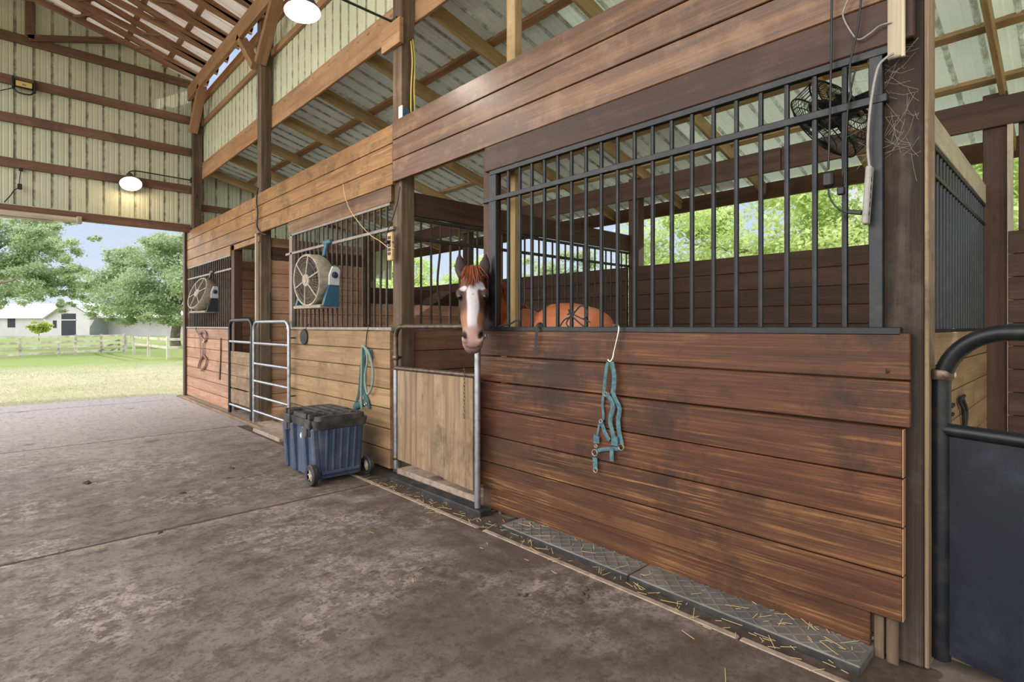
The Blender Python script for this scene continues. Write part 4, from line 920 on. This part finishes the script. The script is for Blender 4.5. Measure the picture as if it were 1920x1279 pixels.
# ------------------------------------------------------------------ the horse
def horse():
    HR = thing('horse', 'chestnut horse with a white blaze looking out over the plywood pipe gate', 'horse', (3.0, 3.0, 0))
    mb = MB()
    def ring(c, rt, up, hw, hu, hd, n=20, e=2.3, hwb=None):
        P = []
        for k in range(n):
            a = 2 * PI * k / n; ca, sa = math.cos(a), math.sin(a)
            x = math.copysign(abs(ca) ** (2 / e), ca); y = math.copysign(abs(sa) ** (2 / e), sa)
            w_ = hw if hwb is None else hw + (hwb - hw) * (.5 - .5 * y)
            P.append(Vector(c) + Vector(rt) * (x * w_) + Vector(up) * (y * (hu if y > 0 else hd)))
        return P
    def loft(rings):
        n = len(rings[0]); vs = [p for r in rings for p in r]; m = len(rings)
        fs = [(i * n + k, i * n + (k + 1) % n, (i + 1) * n + (k + 1) % n, (i + 1) * n + k) for i in range(m - 1) for k in range(n)]
        fs += [tuple(range(n))[::-1], tuple((m - 1) * n + k for k in range(n))]; mb.add(vs, fs, None, .5, True)
    up = Vector((0, 0, 1)); body = []
    for x, y, zt, zb, hw in ((2.955, 2.19, 1.36, 1.16, .05), (2.955, 2.25, 1.43, 1.04, .14), (2.958, 2.36, 1.475, .97, .215), (2.965, 2.50, 1.505, .93, .26), (2.98, 2.64, 1.512, .91, .275), (3.075, 2.81, 1.478, .87, .262), (3.14, 2.98, 1.44, .81, .268), (3.19, 3.14, 1.447, .78, .272), (3.26, 3.28, 1.49, .79, .25), (3.32, 3.39, 1.497, .83, .235), (3.38, 3.52, 1.44, .88, .225), (3.43, 3.66, 1.33, .96, .18), (3.455, 3.74, 1.24, 1.04, .09)):
        zc = zb + (zt - zb) * .55; body.append(ring((x, y, zc), (1, -.1, 0), up, hw, zt - zc, zc - zb))
    loft(body)
    def limb(P, n=14):
        rs = []
        for i, (p, w_, d_) in enumerate(P):
            a = Vector(P[max(i - 1, 0)][0]); b = Vector(P[min(i + 1, len(P) - 1)][0]); t = (b - a).normalized()
            ref = Vector((0, 0, 1)) if abs(t.z) < .8 else Vector((.1, 1, 0))
            rt = t.cross(ref).normalized(); u2 = rt.cross(t)
            rs.append(ring(p, rt, u2, w_, d_, d_, n, 2.1))
        loft(rs)
    limb([((3.43, 3.55, 1.16), .13, .24), ((3.36, 3.56, 1.31), .125, .25), ((3.22, 3.53, 1.44), .115, .215), ((3.03, 3.44, 1.54), .10, .175), ((2.85, 3.33, 1.60), .09, .15), ((2.68, 3.20, 1.64), .082, .13), ((2.56, 3.11, 1.65), .078, .115), ((2.49, 3.06, 1.65), .07, .10)])
    for s in (-1, 1):
        sx = s * .12
        limb([((2.965 + sx * 1.2, 2.50, 1.20), .11, .19), ((2.965 + sx * 1.25, 2.52, 1.0), .10, .17), ((2.965 + sx * 1.1, 2.54, .82), .07, .115), ((2.965 + sx, 2.44, .66), .05, .075), ((2.965 + sx, 2.31, .54), .042, .062), ((2.965 + sx, 2.33, .46), .036, .045), ((2.965 + sx, 2.37, .30), .03, .034), ((2.965 + sx, 2.385, .17), .036, .042), ((2.965 + sx, 2.42, .10), .036, .04), ((2.965 + sx, 2.45, .05), .052, .06), ((2.965 + sx, 2.455, -.02), .058, .066)])
        limb([((3.36 + sx * 1.15, 3.46, 1.10), .09, .16), ((3.36 + sx * 1.15, 3.48, .92), .075, .11), ((3.36 + sx, 3.500, .76), .055, .068), ((3.36 + sx, 3.505, .52), .043, .048), ((3.36 + sx, 3.510, .46), .046, .052), ((3.36 + sx, 3.500, .40), .036, .038), ((3.36 + sx, 3.500, .24), .03, .032), ((3.36 + sx, 3.500, .16), .036, .04), ((3.36 + sx, 3.530, .10), .035, .038), ((3.36 + sx, 3.550, .05), .05, .056), ((3.36 + sx, 3.555, -.02), .056, .064)])
    P0, Pm = Vector((2.443, 3.008, 1.735)), Vector((2.307, 2.838, 1.195)); hd = Pm - P0; HL = hd.length; hd.normalize()
    lt = Vector((.777, -.63, 0)); nf = hd.cross(lt).normalized(); lt = nf.cross(hd).normalized() * (1 if nf.cross(hd).dot(lt) > 0 else -1)
    hr = []
    for s, hf, hb, fr, dp in ((-.05, .03, .03, -.05, .06), (-.02, .058, .062, -.03, .12), (.03, .078, .082, -.014, .17), (.10, .092, .088, -.002, .22), (.18, .100, .094, .004, .255), (.26, .103, .100, .005, .27), (.33, .099, .102, .003, .272), (.42, .080, .100, -.002, .255), (.52, .072, .104, -.004, .22), (.62, .064, .094, -.002, .185), (.71, .062, .080, .002, .16), (.79, .070, .072, .006, .145), (.86, .078, .070, .006, .14), (.92, .076, .066, -.001, .135), (.965, .062, .056, -.014, .115), (1.0, .046, .042, -.034, .085), (1.02, .022, .02, -.055, .045)):
        c = P0 + hd * (s * HL) + nf * (fr - dp * .5); hr.append(ring(c, lt, nf, hf, dp * .5, dp * .5, 22, 2.25, hb))
    loft(hr)
    for s in (-1, 1):                      # brow, cheek and ears
        for q, x, z, r in ((.27, .085, -.045, .034), (.88, .052, -.012, .024)):
            c = P0 + hd * (q * HL) + lt * (s * x) + nf * z
            loft([ring(c + hd * (r * 1.4 * t_), lt, nf, r * math.sqrt(1 - t_ * t_) + .001, r * math.sqrt(1 - t_ * t_) + .001, r * math.sqrt(1 - t_ * t_) + .001, 12, 2) for t_ in (-.98, -.7, -.3, .1, .5, .85, .98)])
        b = P0 + lt * (s * .078) + nf * -.040 + hd * .015; tip = b + Vector((0, 0, .165)) + lt * (s * .018) + nf * -.005; ax = (tip - b)
        er = []
        for t_, w_, d_ in ((-.1, .030, .026), (.08, .038, .024), (.25, .047, .02), (.45, .047, .016), (.65, .037, .013), (.83, .022, .011), (.95, .010, .008), (1.0, .004, .005)):
            er.append(ring(b + ax * t_ + nf * (-.016 * math.sin(PI * min(1, max(0, t_)))), lt, nf, w_, d_, d_, 14, 2))
        loft(er)
    me = bpy.data.meshes.new('raw'); me.from_pydata([tuple(p) for p in mb.v], [], mb.f); tmp = bpy.data.objects.new('raw', me); COL.objects.link(tmp)
    rm = tmp.modifiers.new('r', 'REMESH'); rm.mode = 'VOXEL'; rm.voxel_size = .0085
    sm = tmp.modifiers.new('s', 'SMOOTH'); sm.factor = .5; sm.iterations = 5
    dg = bpy.context.evaluated_depsgraph_get(); dg.update()
    m2 = bpy.data.meshes.new_from_object(tmp.evaluated_get(dg)); bpy.data.objects.remove(tmp)
    n = len(m2.vertices); co = np.empty(n * 3, np.float32); m2.vertices.foreach_get('co', co); co = co.reshape(-1, 3).astype(float)
    d = co - np.array(P0); hs = d @ np.array(hd) / HL; hx = d @ np.array(lt); hz = d @ np.array(nf)
    head = (hz > -.30) & (hs > -.34) & (hs < 1.1) & (np.abs(hx) < .16)
    rn = RN.random(n)
    def smst(a, b, x): t_ = np.clip((x - a) / (b - a), 0, 1); return t_ * t_ * (3 - 2 * t_)
    chest = np.array(L(176, 104, 68)[:3]); col = np.tile(chest, (n, 1))
    def put(mask, c): 
        k = mask[:, None]; col[:] = col * (1 - k) + np.array(L(*c)[:3]) * k
    legs = smst(.62, .40, co[:, 2]); put(legs * .8, (58, 36, 28)); put((co[:, 2] < .055) * 1.0, (46, 40, 36))
    # pale highlight on the point of the rump, painted into the coat
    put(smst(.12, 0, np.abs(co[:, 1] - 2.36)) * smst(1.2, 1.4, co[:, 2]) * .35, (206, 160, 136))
    f = lambda m: np.where(head, m, 0.0)
    put(f(np.ones(n)), (98, 60, 40))
    put(f(smst(.42, .6, hs) * smst(.02, -.03, hz) * .7), (168, 118, 84))
    put(f(smst(.16, .26, hs) * smst(.56, .42, hs) * smst(.035, .06, np.abs(hx)) * .85), (60, 43, 37))
    put(f(smst(.14, .04, hs) * .8), (138, 76, 46))
    cx = np.where(hs < .26, .028 * smst(.28, .14, hs), 0) + .004 * np.sin(hs * 17); hwid = .037 + .008 * smst(.3, .2, hs) - .004 * np.sin(hs * 11)
    bl = smst(.006, -.006, np.abs(hx - cx) - hwid) * smst(.11, .17, hs) * smst(.80, .70, hs) * smst(-.06, -.035, hz)
    star = smst(.006, -.004, np.sqrt(((hx + .066) / .024) ** 2 + ((hs - .225) / .035) ** 2) * .02 - .02) * (hz > -.07)
    star2 = smst(.006, -.004, np.sqrt(((hx - .062) / .03) ** 2 + ((hs - .185) / .055) ** 2) * .02 - .02) * (hz > -.07)
    put(f(np.clip(np.maximum(np.maximum(bl, star), star2), 0, 1)), (196, 192, 196))
    put(f(np.exp(-((hx - .004) ** 2 + ((hs - .315) * HL) ** 2) / .006 ** 2) * (hz > -.05) * .7), (90, 80, 84))
    put(f(smst(.66, .80, hs) * smst(-.13, -.07, hz) * (.85 + .15 * rn)), (168, 136, 126))
    put(f(smst(.90, .99, hs) * .7), (122, 94, 86))
    for s in (-1, 1):
        g = np.exp(-(((hx - s * (.056 - .14 * (hs - .83))) / .017) ** 2 + ((hs - .83) / .062) ** 2) ** 1.6) * (hz > -.07); put(f(np.clip(g * 1.7, 0, 1)), (22, 16, 16))
        co += (f(g) * -.016)[:, None] * np.array(nf)
    put(f(np.exp(-((hs - .985 + .03 * (hx / .05) ** 2) / .009) ** 2) * (np.abs(hx) < .05) * (hz > -.09) * .8), (70, 48, 44))
    ear = (hs < .10) & (hz > -.125) & (np.abs(hx) > .052) & (co[:, 2] > 1.69)
    nx = np.empty(n * 3, np.float32); m2.vertices.foreach_get('normal', nx); nx = nx.reshape(-1, 3)
    put(ear * 1.0, (120, 66, 42)); put(ear * smst(.05, .4, nx @ np.array(nf)) * smst(1.695, 1.715, co[:, 2]) * .95, (44, 36, 37))
    m2.vertices.foreach_set('co', (co - np.array(HR.location)).astype(np.float32).ravel())
    ca = m2.attributes.new('coat', 'FLOAT_COLOR', 'POINT'); ca.data.foreach_set('color', np.concatenate([col, np.ones((n, 1))], 1).astype(np.float32).ravel())
    m2.polygons.foreach_set('use_smooth', [True] * len(m2.polygons)); m2.materials.clear()
    hm, t, b, _ = new_mat('horse_coat'); a = node(t, 'ShaderNodeAttribute', attribute_name='coat')
    nz = noise(t, scale_(t, wpos(t), (1, 1, .35)), 160, 3, .7)
    setc(t, b, mix(t, .35, a.outputs['Color'], mix(t, 1.0, a.outputs['Color'], ramp(t, nz, [(.3, .55), (.7, 1.25)]), 'MULTIPLY')), .5, spec=.3, bump=nz, bs=.12, bd=.004)
    m2.materials.append(hm); m2.update(); link('body', m2, HR)
    for s in (-1, 1):
        m3 = MB(); c = P0 + hd * (.315 * HL) + lt * (s * .088) + nf * -.042
        m3.lathe([(0, -.024), (.014, -.019), (.022, -.008), (.023, .004), (.016, .018), (0, .024)], 16, Matrix.Translation(c + nf * .004)); m3.build('eye', 'eye', HR)
    m3 = MB()
    for i in range(95):
        x = RN.normal(0, .020) - .004; a = P0 + lt * (x * .7) + nf * (-.06 + .03 * RN.random()) + hd * -.02
        l = .105 + .075 * RN.random() - abs(x) * 1.4
        m3.tube(smooth_path([a, a + nf * (.045 + .01 * RN.random()) + Vector((0, 0, .012)) + lt * x * .3, a + nf * .072 + hd * (l * .5) + lt * (x * .8), a + nf * (.075 + .006 * RN.random()) + hd * l + lt * (x * 1.2 + RN.normal(0, .006))], 3), [.004] * 6 + [.0035, .003, .0022, .001], 4)
    m3.build('forelock', 'mane', HR)
    m3 = MB(); path = smooth_path([Vector(p) for p in ((2.52, 3.08, 1.765), (2.69, 3.21, 1.77), (2.86, 3.34, 1.745), (3.04, 3.44, 1.70), (3.20, 3.49, 1.62), (3.29, 3.40, 1.52))], 12)
    for p in path:
        for q in range(4):
            a = p + Vector((RN.normal(0, .012), RN.normal(0, .012), -.008)); sd = Vector((.75, -.62, 0)) 
            m3.tube([a, a + sd * .05 + Vector((0, 0, .008)), a + sd * (.095 + .01 * RN.random()) + Vector((0, 0, -.07)), a + sd * .105 + Vector((RN.normal(0, .012), 0, -.15 - .05 * RN.random()))], [.005, .005, .004, .0015], 4)
    m3.build('mane', 'mane', HR)
    m3 = MB()
    for i in range(70):
        a = Vector((2.945 + RN.normal(0, .018), 2.20, 1.34 + RN.normal(0, .012))); x = RN.normal(0, .035)
        m3.tube(smooth_path([a, a + Vector((x * .3, -.07, -.04)), a + Vector((x, -.10, -.30)), a + Vector((x * 1.6, -.085, -.72 - .12 * RN.random()))], 3), [.006] * 6 + [.005, .004, .003, .0015], 4)
    m3.build('tail', 'mane', HR)
M['eye'] = plain('dark_eye', L(16, 12, 12), .08); M['mane'] = plain('chestnut_mane', L(140, 74, 42), .55, 0, L(96, 48, 28), 60, .5, .7)
horse()
# ------------------------------------------------------------------ outdoors: trees
RN = np.random.default_rng(5)
def vp(u, v, F):
    x, y = place(u, F); return Vector((x, y, H + (V0 - v) / FP * F))
def foliage(blobs, n, size, spread=.30):
    Vs = []; Rs = []
    tot = sum(b[1] ** 2 for b in blobs)
    for c, r in blobs:
        k = int(n * r * r / tot); nc = max(8, int(10 * r))
        cl = RN.normal(size=(nc, 3)); cl /= np.linalg.norm(cl, axis=1)[:, None]; cl *= (r * (.55 + .45 * RN.random(nc) ** .6))[:, None]; cl[:, 2] *= .75
        tone = np.clip(.5 + RN.normal(0, .16, nc) + .0 * cl[:, 2] / r, 0, 1)
        w_ = RN.integers(0, nc, k); P = cl[w_] + RN.normal(0, spread * r * .55, (k, 3)) * np.array([1, 1, .6]) + np.array(c)
        N = RN.normal(size=(k, 3)); N[:, 2] = np.abs(N[:, 2]) + .4; N /= np.linalg.norm(N, axis=1)[:, None]
        A = np.cross(N, RN.normal(size=(k, 3))); A /= np.linalg.norm(A, axis=1)[:, None]; B = np.cross(N, A)
        s = size * (.6 + .8 * RN.random(k))[:, None]
        Q = np.stack([P - A * s * .5, P + B * s * .28, P + A * s * .5, P - B * s * .28], 1)
        Vs.append(Q.reshape(-1, 3)); Rs.append(np.repeat(np.clip(tone[w_] + RN.normal(0, .13, k), 0, 1), 4))
    V = np.concatenate(Vs); return V, np.concatenate(Rs)
def tree(label, base, tr, trunk, blobs, n, size, mat, group=None, name='tree', spread=.30, nb=None):
    T = thing(name, label, 'tree' if name == 'tree' else 'shrub', base, group)
    V, R = foliage(blobs, n, size, spread); w_ = np.array(T.location)
    raw_mesh('foliage', V - w_, np.arange(len(V)).reshape(-1, 4), R, mat, T)
    mb = MB(); tp = smooth_path(trunk, 5); m = len(tp)
    mb.tube(tp, [tr * (1.25 if i == 0 else 1) * (1 - .45 * i / m) for i in range(m)], 12); top = tp[-1]
    mb.build('trunk', 'bark', T)
    for c, r in blobs[:nb]:
        c = Vector(c); m2 = MB(); q = tp[-1 - int(RN.integers(0, max(1, m // 3)))]
        mid = (q + c) / 2 + Vector((0, 0, -.10 * (c - q).length + .2))
        m2.tube(smooth_path([q, mid, c], 5), [tr * .5 * (1 - .8 * i / 10) for i in range(11)], 7); m2.build('branch', 'bark', T)
    return T
F = 43.0; b = place(330, F)
tree('big oak with a thick trunk behind the corner of the pale board fence', (b[0], b[1], -.3), .40, [Vector((b[0], b[1], -.4)), Vector((b[0] - .05, b[1], .6)), Vector((b[0] + .1, b[1], 1.9)), Vector((b[0], b[1], 2.8))],
     [(vp(u, v, F + df), r) for u, v, r, df in ((262, 556, 2.5, -1), (305, 515, 2.8, 1), (212, 548, 2.1, 0), (345, 552, 2.4, -1), (262, 500, 2.0, 1), (178, 530, 1.5, 0), (335, 478, 2.2, 1), (292, 580, 1.5, -2), (228, 585, 1.3, -1), (188, 580, 1.0, 0), (392, 520, 3.0, 0), (430, 560, 2.6, 1), (322, 448, 1.6, 0), (290, 462, 1.1, 0), (228, 480, 1.2, 1), (262, 592, 1.0, -1), (345, 590, 1.2, -2))], 64000, .19, 'oak', 'oaks on the lawn', nb=7)
F = 30.0; b = place(-150, F)
tree('spreading oak whose low branch reaches in from the open side of the doorway', (b[0], b[1], -.3), .45, [Vector((b[0], b[1], -.4)), Vector((b[0] + .1, b[1], 1.2)), Vector((b[0], b[1], 2.6)), Vector((b[0] + .3, b[1], 4.0))],
     [(vp(u, v, F + df), r) for u, v, r, df in ((15, 455, 1.7, 0), (58, 485, 1.6, 1), (28, 525, 1.4, -1), (88, 508, 1.2, 0), (68, 425, 1.1, 1), (112, 535, .9, 0), (-50, 480, 2.4, 0), (18, 408, 1.3, 1), (148, 545, .75, 1), (98, 436, .7, 0), (55, 552, .8, -1), (5, 556, .9, 0), (-30, 530, 1.6, 1), (178, 447, .32, 0), (120, 398, .8, 1), (165, 405, .6, 1), (125, 575, .5, 0), (205, 398, .5, 1), (60, 455, 1.2, 0), (125, 470, .9, 0), (120, 500, .8, 0))], 52000, .135, 'oak', 'oaks on the lawn', nb=3)
RT = [(12.5, 1.2, 6.4, 2.6, 'bright', 'bright green tree close behind the stall with the cage fan'), (12.0, 3.9, 5.6, 2.5, 'bright', 'bright green tree second along behind the near stall'), (12.6, 6.1, 4.8, 2.0, 'bright', 'lower bright green tree behind the rear corner of the near stall'),
      (15.5, -2.6, 7.0, 3.0, 'bright', 'bright green tree glimpsed past the rear posts by the black gate'), (15.0, 10.5, 3.9, 1.9, 'oak', 'low grey-green tree seen through the divider bars'), (14.5, 14.0, 4.0, 2.0, 'oak', 'low grey-green tree seen above the looking horse'),
      (14.0, 18.5, 4.4, 2.2, 'bright', 'green tree seen between the post and the horse ears'), (14.5, 24, 5.6, 2.6, 'bright', 'green tree seen behind the beige power strip'), (15.5, 30, 5.4, 2.6, 'oak', 'farthest grey-green tree behind the stalls')]
for x, y, h_, r, m_, lab in RT:
    bl = [(Vector((x + RN.normal(0, .35 * r), y + RN.normal(0, .42 * r), h_ * (.34 + .50 * i / 6) + RN.normal(0, .2))), r * (.72 - .05 * i)) for i in range(7)]
    tree(lab, (x, y, -.3), .16, [Vector((x, y, -.4)), Vector((x + .1, y, h_ * .25)), Vector((x, y + .1, h_ * .55))], bl, 24000, .115, m_, 'trees behind the stalls', nb=4)
c_ = place(73, 62)
tree('small yellow-green shrub in front of the white barn', (c_[0], c_[1], -.3), .05, [Vector((c_[0], c_[1], -.4)), Vector((c_[0], c_[1], .3)), Vector((c_[0], c_[1], 1.0))], [(vp(u, v, 62), r) for u, v, r in ((70, 612, .75), (80, 610, .7), (76, 618, .7), (66, 616, .5), (84, 618, .5))], 2600, .22, 'lime', None, 'shrub', nb=3)
# ------------------------------------------------------------------ fences
def fence(label, pts, zr_):
    x, y = pts[0]; Fn = thing('board_fence', label, 'fence', (x, y, -.3), 'pale board fences on the lawn')
    for (x, y) in pts:
        mb = MB(); mb.bx(x - .065, x + .065, y - .065, y + .065, -.5, .86, .012); mb.build('post', 'fence', Fn)
    for a, b in zip(pts[:-1], pts[1:]):
        for z in zr_:
            mb = MB(); mb.beam((a[0], a[1] - .08, z), (b[0], b[1] - .08, z), .03, .13); mb.build('rail', 'fence', Fn)
fence('long pale board fence across the lawn in front of the white barn', [place(u, f_) for u, f_ in ((-36, 26.6), (38, 28.2), (110, 30.3), (142, 31.4), (190, 33), (232, 34.7))], (.76, .46, .18, -.12))
fence('short stretch of pale fence turning the corner before the big oak', [place(u, f_) for u, f_ in ((236, 34.4), (251, 32), (279, 29.2), (315, 26.4), (372, 27.6))], (.70, .30))
# ------------------------------------------------------------------ white barn far off
def bw(u, v, d=0, F=92.0): return vp(u, v, F) + Vector((S_ * d, C_ * d, 0))
BN = thing('white_barn', 'long white barn with a dark doorway beyond the pale fence', 'barn', (bw(130, 640).x, bw(130, 640).y, -.3))
def slab(name, poly, d0, d1, mat, par=BN):
    mb = MB(); mb.prism(poly, d0, d1, lambda p, q, e: tuple(bw(p, q, e - d0, 92.0 + d0))); return mb.build(name, mat, par)
slab('wall', [(-60, 636), (345, 636), (345, 594), (-60, 594)], 0, .4, 'whitebarn')
mb = MB(); E_ = [bw(-66, 595, -.6), bw(350, 595, -.6), bw(350, 566, 7), bw(-66, 566, 7)]
mb.add(E_ + [p + Vector((0, 0, -.2)) for p in E_], [(0, 1, 2, 3), (7, 6, 5, 4), (0, 4, 5, 1), (1, 5, 6, 2), (2, 6, 7, 3), (3, 7, 4, 0)]); mb.build('roof', 'whiteroof', BN)
slab('gable_wall', [(82, 636), (168, 636), (168, 592), (126, 567), (82, 596)], -4, 0, 'whitebarn')
for a, b in (((78, 598), (126, 565)), ((126, 565), (172, 593))):
    slab('gable_roof', [a, b, (b[0], b[1] - 2), (a[0], a[1] - 2)], -4.6, 0, 'whiteroof')
dr = slab('door', [(115, 634), (142, 634), (142, 588), (115, 588)], -4.03, -3.9, 'shadow_in'); slab('lintel', [(115, 601), (142, 601), (142, 599), (115, 599)], -4.1, -4.0, 'whitebarn', dr)
slab('window', [(99, 615), (106, 615), (106, 601), (99, 601)], -4.03, -3.9, 'shadow_in'); slab('window', [(14, 614), (28, 614), (28, 596), (14, 596)], -.05, .1, 'shadow_in')
slab('lean_to_roof', [(168, 596), (345, 596), (345, 593), (168, 593)], -2.5, 0, 'whiteroof')
SKY, FILL, SUN, EXPO = .38, 1.25, 1.3, 1.4
# ------------------------------------------------------------------ sky, sun, lamps
w = bpy.data.worlds.new('sky'); sc.world = w; w.use_nodes = True; t = w.node_tree; t.nodes.clear()
tc = node(t, 'ShaderNodeTexCoord').outputs['Generated']
dn = node(t, 'ShaderNodeVectorMath', {0: tc}, operation='NORMALIZE').outputs[0]
sz = node(t, 'ShaderNodeSeparateXYZ', {0: dn}).outputs[2]
blue = ramp(t, sz, [(0.0, L(236, 242, 250)), (0.10, L(214, 228, 248)), (0.30, L(190, 212, 244)), (1.0, L(160, 190, 236))])
cl = ramp(t, noise(t, scale_(t, dn, (1, 1, 2.6)), 2.2, 7, 0.6), [(0.52, 0.0), (0.66, 1.0)])
cd = node(t, 'ShaderNodeVectorMath', {0: dn, 1: Vector((-.93, .10, .30)).normalized()}, operation='DOT_PRODUCT').outputs['Value']
fill = ramp(t, cd, [(0.15, 0.0), (0.75, 1.0)])      # bright sky bank added out of view to light the interior
skyc = mix(t, math_(t, 'MULTIPLY', cl, .75), blue, L(250, 250, 250))
st = math_(t, 'ADD', SKY, math_(t, 'MULTIPLY', fill, FILL))
skyc = mix(t, fill, skyc, (1.0, .965, .92, 1))
bg = node(t, 'ShaderNodeBackground', {0: skyc, 1: st}); ow = node(t, 'ShaderNodeOutputWorld')
t.links.new(bg.outputs[0], ow.inputs[0])
sd = bpy.data.lights.new('sun', 'SUN'); sd.energy = SUN; sd.angle = math.radians(1.2); sd.color = (1.0, .95, .87)
so = bpy.data.objects.new('sun', sd); COL.objects.link(so)
so.rotation_euler = Vector((1.0, -.26, .62)).to_track_quat('Z', 'Y').to_euler(); so.location = (30, -18, 22)
vs_ = sc.view_settings; sc.display_settings.display_device = 'sRGB'
vs_.view_transform = 'Standard'; vs_.look = 'None'; vs_.gamma = 1.0; vs_.use_curve_mapping = False
vs_.exposure = EXPO
cy = sc.cycles; cy.max_bounces = 8; cy.diffuse_bounces = 5; cy.glossy_bounces = 3; cy.transmission_bounces = 3; cy.transparent_max_bounces = 8
cy.caustics_reflective = False; cy.caustics_refractive = False; cy.sample_clamp_indirect = 6.0
